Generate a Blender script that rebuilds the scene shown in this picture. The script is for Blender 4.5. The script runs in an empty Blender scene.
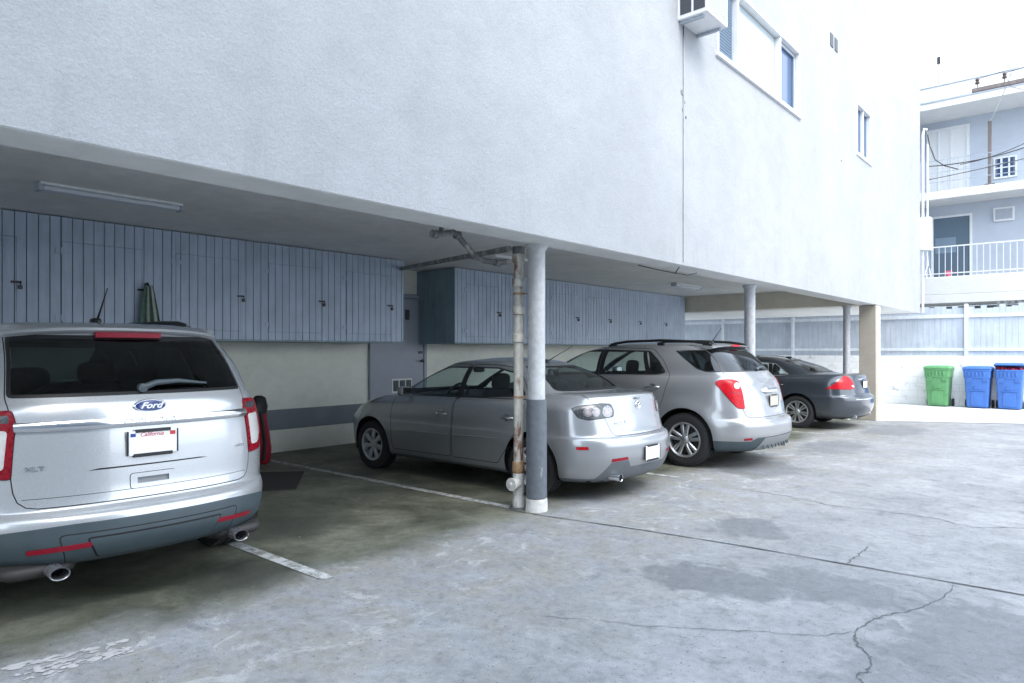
import bpy, bmesh, math, random
from mathutils import Vector, Matrix
from mathutils.bvhtree import BVHTree
from mathutils.interpolate import poly_3d_calc
random.seed(7)
SC = bpy.context.scene
COL = SC.collection
PI = math.pi
rad = math.radians

# ------------------------------------------------------------------ materials
def new_mat(name):
    m = bpy.data.materials.new(name); m.use_nodes = True
    nt = m.node_tree
    return m, nt, nt.nodes.get('Principled BSDF'), nt.nodes.get('Material Output')

def N(nt, kind, **kw):
    n = nt.nodes.new(kind)
    for k, v in kw.items():
        if k in n.inputs.keys() if hasattr(n.inputs, 'keys') else False:
            n.inputs[k].default_value = v
        else:
            setattr(n, k, v)
    return n

def ramp(nt, stops, src=None):
    r = nt.nodes.new('ShaderNodeValToRGB')
    e = r.color_ramp.elements
    while len(e) < len(stops): e.new(0.5)
    for i, (p, c) in enumerate(stops):
        e[i].position = p
        e[i].color = (c, c, c, 1) if not hasattr(c, '__len__') else (*c[:3], 1)
    if src is not None: nt.links.new(src, r.inputs[0])
    return r

def noise(nt, vec, scale, detail=6, rough=.55, dist=0.):
    n = nt.nodes.new('ShaderNodeTexNoise')
    n.inputs['Scale'].default_value = scale
    n.inputs['Detail'].default_value = detail
    n.inputs['Roughness'].default_value = rough
    n.inputs['Distortion'].default_value = dist
    if vec is not None: nt.links.new(vec, n.inputs['Vector'])
    return n

def mixc(nt, fac, a, b, mode='MIX'):
    m = nt.nodes.new('ShaderNodeMix'); m.data_type = 'RGBA'; m.blend_type = mode
    def put(sock, v):
        if hasattr(v, 'default_value') or hasattr(v, 'links'): nt.links.new(v, sock)
        elif hasattr(v, '__len__'): sock.default_value = (*v[:3], 1)
        else: sock.default_value = v
    put(m.inputs[0], fac); put(m.inputs[6], a); put(m.inputs[7], b)
    return m.outputs[2]

def math_(nt, op, a, b=None, c=None):
    m = nt.nodes.new('ShaderNodeMath'); m.operation = op
    for i, v in enumerate((a, b, c)):
        if v is None: continue
        if hasattr(v, 'links'): nt.links.new(v, m.inputs[i])
        else: m.inputs[i].default_value = v
    return m.outputs[0]

def world_pos(nt):
    return nt.nodes.new('ShaderNodeNewGeometry').outputs['Position']

def bump(nt, bsdf, height, strength=.3, dist=.01):
    b = nt.nodes.new('ShaderNodeBump')
    b.inputs['Strength'].default_value = strength
    b.inputs['Distance'].default_value = dist
    nt.links.new(height, b.inputs['Height'])
    nt.links.new(b.outputs[0], bsdf.inputs['Normal'])

def simple(name, col, rough=.5, metal=0., coat=0., var=.0, vscale=8., bmp=0., bscale=60., spec=.5):
    m, nt, b, o = new_mat(name)
    b.inputs['Roughness'].default_value = rough
    b.inputs['Metallic'].default_value = metal
    b.inputs['Coat Weight'].default_value = coat
    b.inputs['Coat Roughness'].default_value = .05
    b.inputs['Specular IOR Level'].default_value = spec
    tc = nt.nodes.new('ShaderNodeTexCoord').outputs['Object']
    if var > 0:
        n = noise(nt, tc, vscale, 7, .6)
        r = ramp(nt, [(.3, [c*(1-var) for c in col]), (.7, [min(1, c*(1+var)) for c in col])], n.outputs[0])
        nt.links.new(r.outputs[0], b.inputs['Base Color'])
        rr = ramp(nt, [(.3, max(.02, rough-.08)), (.7, min(1, rough+.08))], n.outputs[0])
        nt.links.new(rr.outputs[0], b.inputs['Roughness'])
    else:
        b.inputs['Base Color'].default_value = (*col, 1)
    if bmp > 0:
        n2 = noise(nt, tc, bscale, 4, .6)
        bump(nt, b, n2.outputs[0], bmp, .004)
    return m

def car_paint(name, col, metal=.55, rough=.32, dirt=.12, low_dirt=.35):
    """metallic paint with a clear coat and a film of dust; the inner side of the sheet is dark trim"""
    m, nt, b, o = new_mat(name)
    tc = nt.nodes.new('ShaderNodeTexCoord').outputs['Object']
    n = noise(nt, tc, 2.3, 6, .6)
    sep = nt.nodes.new('ShaderNodeSeparateXYZ'); nt.links.new(tc, sep.inputs[0])
    low = nt.nodes.new('ShaderNodeMapRange'); nt.links.new(sep.outputs[2], low.inputs[0])
    low.inputs[1].default_value = .75; low.inputs[2].default_value = .2
    d = math_(nt, 'MULTIPLY_ADD', low.outputs[0], low_dirt, math_(nt, 'MULTIPLY', n.outputs[0], dirt))
    dusty = mixc(nt, d, col, (.26, .25, .23))
    nt.links.new(dusty, b.inputs['Base Color'])
    fl = noise(nt, tc, 900, 2, .5)
    r = ramp(nt, [(.35, rough-.06), (.65, rough+.08)], fl.outputs[0])
    nt.links.new(math_(nt, 'MULTIPLY_ADD', d, .35, r.outputs[0]), b.inputs['Roughness'])
    b.inputs['Metallic'].default_value = metal
    b.inputs['Coat Weight'].default_value = 1.0
    b.inputs['Coat Roughness'].default_value = .03
    dk = nt.nodes.new('ShaderNodeBsdfDiffuse'); dk.inputs[0].default_value = (.03, .03, .032, 1)
    g = nt.nodes.new('ShaderNodeNewGeometry')
    mx = nt.nodes.new('ShaderNodeMixShader')
    nt.links.new(g.outputs['Backfacing'], mx.inputs[0])
    nt.links.new(b.outputs[0], mx.inputs[1]); nt.links.new(dk.outputs[0], mx.inputs[2])
    nt.links.new(mx.outputs[0], o.inputs[0])
    return m

def glass(name, tint, refl=.06, rough=.01):
    m, nt, b, o = new_mat(name)
    nt.nodes.remove(b)
    t = nt.nodes.new('ShaderNodeBsdfTransparent'); t.inputs[0].default_value = (*tint, 1)
    g = nt.nodes.new('ShaderNodeBsdfGlossy'); g.inputs['Roughness'].default_value = rough
    g.inputs['Color'].default_value = (.95, .97, 1, 1)
    f = nt.nodes.new('ShaderNodeLayerWeight'); f.inputs[0].default_value = .5      # Schlick curve, the same from both sides of the pane
    fac = math_(nt, 'MULTIPLY_ADD', math_(nt, 'POWER', f.outputs['Facing'], 5.0), .7, refl)
    mx = nt.nodes.new('ShaderNodeMixShader')
    nt.links.new(fac, mx.inputs[0]); nt.links.new(t.outputs[0], mx.inputs[1]); nt.links.new(g.outputs[0], mx.inputs[2])
    nt.links.new(mx.outputs[0], o.inputs[0])
    return m

M = {}
M['silver'] = car_paint('silver_paint', (.32, .335, .355), metal=.42, rough=.22)
M['silver_suv'] = car_paint('silver_suv_paint', (.48, .495, .51), metal=.42, rough=.22)
M['silver_warm'] = car_paint('pale_silver_paint', (.32, .33, .345), metal=.42, rough=.22)
M['navy'] = car_paint('graphite_blue_paint', (.034, .043, .056), metal=.3, rough=.28, dirt=.04, low_dirt=.08)
M['gap'] = simple('shut_line', (.012, .012, .013), .8)
M['trim'] = simple('black_trim', (.014, .015, .016), .35)
M['plastic'] = simple('dark_plastic', (.035, .04, .044), .55, var=.15, vscale=14, bmp=.12, bscale=300)
M['clad'] = simple('grey_bumper_plastic', (.050, .070, .080), .5, var=.12, vscale=6, bmp=.1, bscale=400)
M['clad_mid'] = simple('charcoal_bumper_plastic', (.11, .12, .13), .5, var=.1, vscale=6)
M['clad_light'] = simple('mid_grey_plastic', (.20, .21, .22), .5, var=.1, vscale=6)
M['chrome'] = simple('chrome', (.78, .79, .8), .12, 1.)
M['satin'] = simple('satin_metal', (.62, .63, .64), .3, 1., var=.06, vscale=20)
M['alloy'] = simple('alloy_wheel', (.50, .51, .52), .33, .85, var=.12, vscale=12)
M['hubcap'] = simple('silver_hubcap', (.52, .53, .55), .4, .45, var=.1, vscale=10)
M['rubber'] = simple('tyre_rubber', (.022, .022, .023), .8, var=.3, vscale=25)
M['brake'] = simple('brake_iron', (.05, .047, .045), .6, .5)
M['well'] = simple('wheel_well', (.012, .012, .013), .9)
M['glass'] = glass('clear_car_glass', (.78, .86, .85))
M['glass_mid'] = glass('tinted_car_glass', (.5, .56, .57), .12)
M['glass_dark'] = glass('privacy_car_glass', (.055, .078, .086), .07)
M['glass_lens'] = glass('clear_lens', (.8, .82, .82), .08)
M['red'] = simple('red_lens', (.40, .002, .010), .3, coat=.12, var=.3, vscale=40, spec=.2)
M['red_deep'] = simple('deep_red_lens', (.22, .003, .012), .3, coat=.15, var=.25, vscale=40, spec=.25)
M['red_dark'] = simple('dark_red_lens', (.26, .004, .02), .3, coat=.15, spec=.35)
M['lens_pink'] = simple('pale_pink_lens', (.36, .31, .32), .2, coat=.6, var=.3, vscale=50)
M['lens_white'] = simple('white_lens', (.62, .60, .58), .15, coat=1., var=.1, vscale=60)
M['lens_smoke'] = simple('smoked_lens_bowl', (.055, .058, .062), .25, .2, coat=.4, var=.3, vscale=40)
M['lamp_bowl'] = simple('dull_lamp_bowl', (.24, .24, .25), .3, .6, coat=.5, var=.3, vscale=40)
M['seat'] = simple('seat_cloth', (.035, .036, .038), .85, var=.2, vscale=30)
M['seat_grey'] = simple('seat_grey_cloth', (.10, .10, .10), .85, var=.2, vscale=30)
M['plate'] = simple('plate_white', (.82, .82, .83), .4)
M['plate_tan'] = simple('plate_faded', (.42, .41, .33), .5, var=.12, vscale=20)
M['ink_red'] = simple('ink_red', (.5, .03, .03), .5)
M['ink_blue'] = simple('ink_blue', (.02, .05, .25), .5)
M['badge_blue'] = simple('badge_blue', (.012, .035, .16), .25, coat=1.)

# ------------------------------------------------------------------ objects
def link(o, parent=None):
    COL.objects.link(o)
    if parent is not None: o.parent = parent
    return o

def tag(o, label=None, cat=None, group=None, kind=None):
    if label: o['label'] = label
    if cat: o['category'] = cat
    if group: o['group'] = group
    if kind: o['kind'] = kind
    return o

def thing(name, label, cat, loc=(0, 0, 0), group=None, rz=0):
    o = bpy.data.objects.new(name, None); o.empty_display_size = .2
    o.location = loc; o.rotation_euler = (0, 0, rz)
    link(o)
    return tag(o, label, cat, group)

def copy_tree(o, parent=None):
    c = o.copy(); COL.objects.link(c); c.parent = parent
    for ch in list(o.children): copy_tree(ch, c)
    return c

class MB:
    """collects verts and faces; build() links them as one mesh object"""
    def __init__(self): self.v = []; self.f = []; self.m = []; self.mi = 0
    def add(self, vs, fs, mi=None):
        o = len(self.v); self.v += [tuple(p) for p in vs]
        for f in fs: self.f.append(tuple(i+o for i in f)); self.m.append(self.mi if mi is None else mi)
        return self
    def box(self, x0, x1, y0, y1, z0, z1, mi=None):
        vs = [(x, y, z) for z in (z0, z1) for y in (y0, y1) for x in (x0, x1)]
        return self.add(vs, [(0, 2, 3, 1), (4, 5, 7, 6), (0, 1, 5, 4), (2, 6, 7, 3), (0, 4, 6, 2), (1, 3, 7, 5)], mi)
    def obox(self, c, size, rot=(0, 0, 0), mi=None):
        """box of given size centred at c, turned by euler rot"""
        R = Matrix.Rotation(rot[2], 3, 'Z') @ Matrix.Rotation(rot[1], 3, 'Y') @ Matrix.Rotation(rot[0], 3, 'X')
        c = Vector(c); vs = []
        for z in (-.5, .5):
            for y in (-.5, .5):
                for x in (-.5, .5): vs.append(c + R @ Vector((x*size[0], y*size[1], z*size[2])))
        return self.add(vs, [(0, 2, 3, 1), (4, 5, 7, 6), (0, 1, 5, 4), (2, 6, 7, 3), (0, 4, 6, 2), (1, 3, 7, 5)], mi)
    def tube(self, pts, r, n=10, cap=True, mi=None):
        pts = [Vector(p) for p in pts]; k = len(pts)
        rs = r if hasattr(r, '__len__') else [r]*k
        rings = []; up = None
        for i, p in enumerate(pts):
            t = (pts[min(i+1, k-1)] - pts[max(i-1, 0)])
            if t.length < 1e-9: t = Vector((0, 0, 1))
            t.normalize()
            if up is None:
                up = Vector((0, 0, 1)) if abs(t.z) < .9 else Vector((1, 0, 0))
            a = t.cross(up).normalized(); b = a.cross(t).normalized(); up = b
            rings.append([p + rs[i]*(math.cos(2*PI*j/n)*a + math.sin(2*PI*j/n)*b) for j in range(n)])
        vs = [q for rg in rings for q in rg]; fs = []
        for i in range(k-1):
            for j in range(n):
                j2 = (j+1) % n
                fs.append((i*n+j, i*n+j2, (i+1)*n+j2, (i+1)*n+j))
        if cap:
            fs.append(tuple(range(n-1, -1, -1))); fs.append(tuple((k-1)*n+j for j in range(n)))
        return self.add(vs, fs, mi)
    def lathe(self, prof, c, axis='z', n=24, mi=None, closed=False, cap=True):
        """prof: list of (radius, height along axis)"""
        vs = []; fs = []; k = len(prof)
        for (r, h) in prof:
            for j in range(n):
                a = 2*PI*j/n; u, w = r*math.cos(a), r*math.sin(a)
                p = {'z': (u, w, h), 'y': (u, h, w), 'x': (h, u, w)}[axis]
                vs.append((p[0]+c[0], p[1]+c[1], p[2]+c[2]))
        for i in range(k-1 if not closed else k):
            i2 = (i+1) % k
            for j in range(n):
                j2 = (j+1) % n
                fs.append((i*n+j, i*n+j2, i2*n+j2, i2*n+j))
        if not closed and cap:
            if prof[0][0] > 1e-6: fs.append(tuple(range(n)))
            if prof[-1][0] > 1e-6: fs.append(tuple((k-1)*n+j for j in range(n)))
        return self.add(vs, fs, mi)
    def prism(self, poly, e1, e2, o, depth, mi=None):
        """extrude a 2D polygon (in e1,e2 through o) by depth along e1 x e2"""
        e1, e2, o = Vector(e1), Vector(e2), Vector(o); d = e1.cross(e2).normalized()*depth
        a = [o + e1*p[0] + e2*p[1] for p in poly]; n = len(a)
        vs = a + [p + d for p in a]
        fs = [tuple(range(n-1, -1, -1)), tuple(range(n, 2*n))] + [(i, (i+1) % n, n+(i+1) % n, n+i) for i in range(n)]
        return self.add(vs, fs, mi)
    def build(self, name, mats, parent=None, loc=None, smooth=None, bevel=0., segs=2):
        me = bpy.data.meshes.new(name); me.from_pydata(self.v, [], self.f)
        if not isinstance(mats, (list, tuple)): mats = [mats]
        for m in mats: me.materials.append(m)
        me.polygons.foreach_set('material_index', self.m)
        bm = bmesh.new(); bm.from_mesh(me); bmesh.ops.recalc_face_normals(bm, faces=bm.faces); bm.to_mesh(me); bm.free()
        o = bpy.data.objects.new(name, me); link(o, parent)
        if loc is not None: o.location = loc
        if smooth is not None:
            me.polygons.foreach_set('use_smooth', [True]*len(me.polygons))
            me.set_sharp_from_angle(angle=rad(smooth))
        if bevel > 0:
            b = o.modifiers.new('bevel', 'BEVEL'); b.width = bevel; b.segments = segs
            b.limit_method = 'ANGLE'; b.angle_limit = rad(40); b.harden_normals = False
            me.polygons.foreach_set('use_smooth', [True]*len(me.polygons))
            me.set_sharp_from_angle(angle=rad(smooth or 50))
        return o

def text_obj(name, body, size, mat, parent, o, e1, e2, depth=.003, shear=0., sx=1., bold=0.):
    """a line of lettering standing on the plane e1,e2 centred at o"""
    cu = bpy.data.curves.new('lettering', 'FONT'); cu.body = body; cu.size = size
    cu.extrude = depth; cu.shear = shear; cu.align_x = 'CENTER'; cu.align_y = 'CENTER'; cu.offset = bold
    cu.resolution_u = 3
    t = bpy.data.objects.new('lettering', cu); COL.objects.link(t)
    bpy.context.view_layer.update()
    me = bpy.data.meshes.new_from_object(t.evaluated_get(bpy.context.evaluated_depsgraph_get()))
    bpy.data.objects.remove(t)
    e1, e2, o = Vector(e1), Vector(e2), Vector(o); e3 = e1.cross(e2)
    for v in me.vertices:
        p = v.co.copy(); v.co = o + e1*p.x*sx + e2*p.y + e3*p.z
    me.materials.clear(); me.materials.append(mat)
    me.name = name
    return link(bpy.data.objects.new(name, me), parent)

# ------------------------------------------------------------------ 2D helpers
def pchip(pts):
    if not hasattr(pts, '__len__'): return lambda x: pts
    pts = sorted(pts); xs = [p[0] for p in pts]; ys = [p[1] for p in pts]; n = len(xs)
    if n == 1: return lambda x: ys[0]
    h = [xs[i+1]-xs[i] for i in range(n-1)]; dl = [(ys[i+1]-ys[i])/h[i] for i in range(n-1)]
    m = [0.]*n; m[0] = dl[0]; m[-1] = dl[-1]
    for i in range(1, n-1):
        m[i] = 0. if dl[i-1]*dl[i] <= 0 else 2*dl[i-1]*dl[i]/(dl[i-1]+dl[i])
    def f(x):
        if x <= xs[0]: return ys[0]
        if x >= xs[-1]: return ys[-1]
        i = 0
        while x > xs[i+1]: i += 1
        t = (x-xs[i])/h[i]
        return ((2*t**3-3*t**2+1)*ys[i] + (t**3-2*t**2+t)*h[i]*m[i] + (3*t**2-2*t**3)*ys[i+1] + (t**3-t**2)*h[i]*m[i+1])
    return f

def rounded(poly, r, seg=3):
    """fillet the corners of a 2D polygon; r scalar or per-vertex list"""
    n = len(poly); rs = r if hasattr(r, '__len__') else [r]*n; out = []
    for i in range(n):
        p = Vector(poly[i]); a = Vector(poly[i-1])-p; b = Vector(poly[(i+1) % n])-p
        rr = min(rs[i], a.length*.45, b.length*.45)
        if rr < 1e-4: out.append(tuple(p)); continue
        p0 = p + a.normalized()*rr; p1 = p + b.normalized()*rr
        for k in range(seg+1):
            t = k/seg; q = p0*(1-t)**2 + p*2*t*(1-t) + p1*t*t
            out.append((q.x, q.y))
    return out

def area2(poly): return sum(poly[i-1][0]*poly[i][1]-poly[i][0]*poly[i-1][1] for i in range(len(poly)))/2

def inset(poly, t):
    """shrink a polygon by t (negative grows)"""
    if area2(poly) < 0: poly = poly[::-1]
    n = len(poly); out = []
    for i in range(n):
        p = Vector(poly[i]); a = (p-Vector(poly[i-1])).normalized(); b = (Vector(poly[(i+1) % n])-p).normalized()
        na = Vector((-a.y, a.x)); nb = Vector((-b.y, b.x)); s = na+nb
        if s.length < 1e-6: s = na
        s.normalize(); k = t/max(.35, s.dot(na))
        out.append((p.x+s.x*k, p.y+s.y*k))
    return out

def inside(poly, x, y):
    c = False; n = len(poly); j = n-1
    for i in range(n):
        xi, yi = poly[i]; xj, yj = poly[j]
        if (yi > y) != (yj > y) and x < (xj-xi)*(y-yi)/(yj-yi)+xi: c = not c
        j = i
    return c
# ------------------------------------------------------------------ car bodies
class Shell:
    """a car body skin lofted from plan outlines stacked from sill to roof, then cut into its panels.
    local frame: x=0 at the rear bumper, nose towards -x; y across; z up"""
    def __init__(self, levels, n1=16, n2=26, K=4):
        rings = []
        for L in levels:
            hw, zf = pchip(L['hw']), pchip(L['z'])
            xf, xr = L['xf'], L['xr']; af, ar = L.get('af', .5), L.get('ar', .5); nf, nr = L.get('nf', 2.6), L.get('nr', 2.6)
            half = []
            for i in range(n1):
                th = PI/2*i/n1; half.append((xf+af-af*math.cos(th)**(2/nf), math.sin(th)**(2/nf)))
            x0, x1 = xf+af, xr-ar
            for i in range(n2): half.append((x0+(x1-x0)*i/n2, 1.))
            for i in range(n1+1):
                th = PI/2*(1-i/n1); half.append((xr-ar+ar*max(0, math.cos(th))**(2/nr), max(0, math.sin(th))**(2/nr)))
            rings.append([(x, f*hw(x), zf(x)) for x, f in half])
        self.M = Mn = len(rings[0])
        fine = []
        nL = len(rings)
        cols = []
        for j in range(Mn):
            cols.append([pchip([(i, rings[i][j][c]) for i in range(nL)]) for c in range(3)])
        ts = []
        for i in range(nL-1):
            for k in range(K): ts.append(i+k/K)
        ts.append(nL-1)
        bm = bmesh.new(); grid = []
        for t in ts:
            row = [[cols[j][c](t) for c in range(3)] for j in range(Mn)]
            full = [tuple(p) for p in row] + [(p[0], -p[1], p[2]) for p in row[-2:0:-1]]
            grid.append([bm.verts.new(p) for p in full])
        R = len(grid[0])
        for a in range(len(grid)-1):
            for j in range(R):
                j2 = (j+1) % R
                bm.faces.new((grid[a][j], grid[a][j2], grid[a+1][j2], grid[a+1][j]))
        for row, flip in ((grid[0], False), (grid[-1], True)):
            for j in range(Mn-1):
                a, b, c, d = row[j], row[j+1], row[(R-j-1) % R], row[(R-j) % R]
                vs = []
                for v in (a, b, c, d):
                    if v not in vs: vs.append(v)
                if len(vs) >= 3: bm.faces.new(vs)
        bmesh.ops.recalc_face_normals(bm, faces=bm.faces)
        bm.normal_update()
        self.bm = bm
        self.pid = bm.faces.layers.int.new('pid')
        self.ids = {'body': 0}
        self.base = bm.copy(); self.base.normal_update(); self.base.faces.ensure_lookup_table()
        self.tree = BVHTree.FromBMesh(self.base)
    def bulge(self, fn):
        """push skin vertices (before any cut)"""
        for b in (self.bm, self.base):
            for v in b.verts: v.co = fn(v.co)
            b.normal_update()
        self.tree = BVHTree.FromBMesh(self.base)
    def id(self, name):
        if name not in self.ids: self.ids[name] = len(self.ids)
        return self.ids[name]
    def frame(self, view):
        if view == 'side': return Vector((1, 0, 0)), Vector((0, 0, 1)), (lambda n: abs(n.y) > .12)
        if view == 'all': return Vector((1, 0, 0)), Vector((0, 0, 1)), (lambda n: True)
        if view == 'rear': return Vector((0, 1, 0)), Vector((0, 0, 1)), (lambda n: n.x > .12)
        if view == 'front': return Vector((0, 1, 0)), Vector((0, 0, 1)), (lambda n: n.x < -.12)
        if view == 'top': return Vector((1, 0, 0)), Vector((0, 1, 0)), (lambda n: n.z > .25)
        a = rad(view)                       # a corner seen from angle a off the rear (negative: left corner)
        d = Vector((math.cos(a), math.sin(a), 0)); e1 = Vector((-d.y, d.x, 0))
        return e1, Vector((0, 0, 1)), (lambda n: n.dot(d) > .1)
    def cut(self, poly, view, name, only=None):
        bm, pid = self.bm, self.pid
        e1, e2, sel = self.frame(view)
        ok = None if only is None else {self.id(o) for o in only}
        xs = [p[0] for p in poly]; ys = [p[1] for p in poly]; B = (min(xs), max(xs), min(ys), max(ys))
        def bb(f):
            u = [v.co.dot(e1) for v in f.verts]; w = [v.co.dot(e2) for v in f.verts]
            return min(u), max(u), min(w), max(w)
        cand = []
        for f in bm.faces:
            if (ok is not None and f[pid] not in ok) or not sel(f.normal): continue
            q = bb(f)
            if q[0] <= B[1] and q[1] >= B[0] and q[2] <= B[3] and q[3] >= B[2]: cand.append(f)
        n = len(poly); e = 1e-4
        for i in range(n):
            a, b = Vector(poly[i]), Vector(poly[(i+1) % n])
            if (b-a).length < 1e-5: continue
            t = (b-a).normalized(); S = (min(a.x, b.x)-e, max(a.x, b.x)+e, min(a.y, b.y)-e, max(a.y, b.y)+e)
            hit, rest = [], []
            for f in cand:
                q = bb(f)
                (hit if (q[0] <= S[1] and q[1] >= S[0] and q[2] <= S[3] and q[3] >= S[2]) else rest).append(f)
            if not hit: continue
            gv, ge = set(), set()
            for f in hit: gv.update(f.verts); ge.update(f.edges)
            r = bmesh.ops.bisect_plane(bm, geom=list(gv)+list(ge)+hit, dist=1e-6,
                                       plane_co=e1*a.x+e2*a.y, plane_no=e1*t.y-e2*t.x)
            cand = rest + list({g for g in r['geom'] if isinstance(g, bmesh.types.BMFace)})
        k = self.id(name)
        for f in cand:
            c = f.calc_center_median()
            if inside(poly, c.dot(e1), c.dot(e2)): f[pid] = k
        return self
    def panel(self, poly, view, name, ring=.004, ring_name='gap', only=None):
        """a panel with a ring (shut line, rubber or trim) along its edge"""
        self.cut(poly, view, ring_name, only)
        o = None if only is None else list(only)+[ring_name]
        self.cut(inset(poly, ring), view, name, o)
        return self
    def remove(self, *names):
        ks = {self.id(n) for n in names}
        fs = [f for f in self.bm.faces if f[self.pid] in ks]
        bmesh.ops.delete(self.bm, geom=fs, context='FACES')
    def take(self, names, obj_name, mats, parent, off=(0, 0, 0), push=0., side=0, thick=0.):
        """make an object of the faces with these ids; mats in the order of names"""
        ks = {self.id(n): i for i, n in enumerate(names)}
        vmap, vs, fs, mi = {}, [], [], []
        for f in self.bm.faces:
            k = ks.get(f[self.pid])
            if k is None: continue
            if side and f.calc_center_median().y*side < 0: continue
            idx = []
            for v in f.verts:
                if v not in vmap: vmap[v] = len(vs); vs.append(v.co.copy())
                idx.append(vmap[v])
            fs.append(idx); mi.append(k)
        if not fs: return None
        nrm = []
        for co in vs:
            loc, n0, i, d = self.tree.find_nearest(co)
            face = self.base.faces[i]
            w = poly_3d_calc([v.co for v in face.verts], loc)
            nn = Vector((0, 0, 0))
            for wi, v in zip(w, face.verts): nn += v.normal*wi
            nrm.append(nn.normalized())
        me = bpy.data.meshes.new(obj_name)
        pts = [co + n*push + Vector(off) for co, n in zip(vs, nrm)]
        if thick:
            k0 = len(pts)
            from collections import Counter
            ec = Counter()
            for f in fs:
                for a, b in zip(f, f[1:]+f[:1]): ec[(min(a, b), max(a, b))] += 1
            edge = [(a, b) for f in fs for a, b in zip(f, f[1:]+f[:1]) if ec[(min(a, b), max(a, b))] == 1]
            bnd = sorted({i for e in edge for i in e}); bi = {i: k0+j for j, i in enumerate(bnd)}
            pts += [pts[i] - nrm[i]*thick for i in bnd]
            fs += [[b, a, bi[a], bi[b]] for a, b in edge]; mi += [0]*len(edge)
            nr2 = nrm + [nrm[i] for i in bnd]
        me.from_pydata(pts, [], fs)
        for m in (mats if isinstance(mats, (list, tuple)) else [mats]): me.materials.append(m)
        me.polygons.foreach_set('material_index', mi)
        me.polygons.foreach_set('use_smooth', [True]*len(fs))
        if not thick:
            me.normals_split_custom_set_from_vertices(nrm)
        else:
            me.set_sharp_from_angle(angle=rad(50))
            ln = []
            nmain = len(fs)-len(edge)
            for pi, p in enumerate(me.polygons):
                for vi in p.vertices:
                    ln.append(nr2[vi] if pi < nmain else p.normal.copy())
            me.normals_split_custom_set(ln)
        return link(bpy.data.objects.new(obj_name, me), parent)
    def hit(self, view, u, w):
        """point on the skin under plane coords (u,w), and its normal"""
        e1, e2, _ = self.frame(view)
        d = e1.cross(e2)
        if view == 'side': d = Vector((0, -1, 0))
        o = e1*u + e2*w + d*5
        loc, n, i, dist = self.tree.ray_cast(o, -d)
        if loc is None: loc, n, i, dist = self.tree.find_nearest(e1*u+e2*w)
        return loc, n

def circle2(cx, cz, r, n=28, a0=0, a1=360):
    return [(cx+r*math.cos(rad(a0+(a1-a0)*i/(n if a1-a0 >= 360 else n-1))), cz+r*math.sin(rad(a0+(a1-a0)*i/(n if a1-a0 >= 360 else n-1)))) for i in range(n)]

def arch_poly(cx, R, zc, low=.05):
    p = circle2(cx, zc, R, 26, 0, 180)
    return p + [(cx-R, low), (cx+R, low)]

def make_wheel(parent, x, y, side, R, w, rimR, style, mat, off):
    """tyre (with tread grooves), rim and hub; side=-1 is the car's left"""
    o = (off[0]+x, off[1]+y, R)
    t = MB(); s = side; h = w/2
    prof = [(rimR, -h*.86), (rimR+.012, -h*.97), (R*.80, -h*1.04), (R*.90, -h*1.02), (R*.965, -h*.90), (R*.988, -h*.74)]
    for g in (-.45, 0., .45):
        prof += [(R, (g-.09)*h), (R-.008, (g-.07)*h), (R-.008, (g+.07)*h), (R, (g+.09)*h)]
    prof += [(R*.988, h*.74), (R*.965, h*.90), (R*.90, h*1.02), (R*.80, h*1.04), (rimR+.012, h*.97), (rimR, h*.86)]
    t.lathe(prof, (0, 0, 0), 'y', 56, cap=False)
    for k in range(60):                                   # shoulder blocks
        a = 2*PI*k/60
        for sg in (-1, 1):
            t.obox((math.cos(a)*R*.972, sg*h*.86, math.sin(a)*R*.972), (.012, .03, .011), (0, -a, 0))
    wheel = t.build('wheel', M['rubber'], parent, o, smooth=35)
    r = MB(); f = s*h                                     # outer face of the wheel lies at y=f
    r.lathe([(rimR+.006, f*.90), (rimR+.008, f*1.0), (rimR-.004, f*1.02), (rimR-.018, f*.92), (rimR-.026, f*.55), (rimR-.03, -f*.8)], (0, 0, 0), 'y', 48, cap=False)
    n, w0, w1, split = style['n'], style['w0'], style['w1'], style.get('split', 0.)
    r0, r1 = style.get('r0', .05), rimR-.008
    for k in range(n):
        for q in ((-1, 1) if split else (0,)):
            a = 2*PI*k/n + PI/2
            ca, sa = math.cos(a), math.sin(a)
            secs = []
            for t_ in (0., .35, .7, 1.):
                rr = r0+(r1-r0)*t_; ww = (w0+(w1-w0)*t_)/2; c0 = q*(split*(.35+.65*t_))
                dome = f*(.80+.10*math.sin(PI*min(1, t_*1.1)))
                for (uu, yy) in ((c0-ww, dome-s*.012), (c0-ww*.55, dome), (c0+ww*.55, dome), (c0+ww, dome-s*.012), (c0+ww*.8, dome-s*.035), (c0-ww*.8, dome-s*.035)):
                    secs.append((rr*ca-uu*sa, yy, rr*sa+uu*ca))
            fs = []
            for i in range(3):
                for j in range(6): fs.append((i*6+j, i*6+(j+1) % 6, (i+1)*6+(j+1) % 6, (i+1)*6+j))
            r.add(secs, fs)
    r.lathe([(.0, f*.93), (.022, f*.93), (.03, f*.90), (.052, f*.84), (style.get('hub', .07), f*.76), (style.get('hub', .07), f*.6)], (0, 0, 0), 'y', 28)
    for k in range(5):
        a = 2*PI*k/5+.3
        r.lathe([(.0, f*.79), (.008, f*.79), (.009, f*.7)], (math.cos(a)*.052, 0, math.sin(a)*.052), 'y', 8)
    r.build('rim', mat, wheel, smooth=32)
    d = MB(); d.lathe([(.0, f*.42), (rimR*.78, f*.42), (rimR*.78, f*.34), (.0, f*.34)], (0, 0, 0), 'y', 32)
    d.lathe([(.0, f*.05), (rimR-.03, f*.05)], (0, 0, 0), 'y', 32)
    d.build('brake_disc', M['brake'], wheel, smooth=30)
    return wheel

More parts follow.
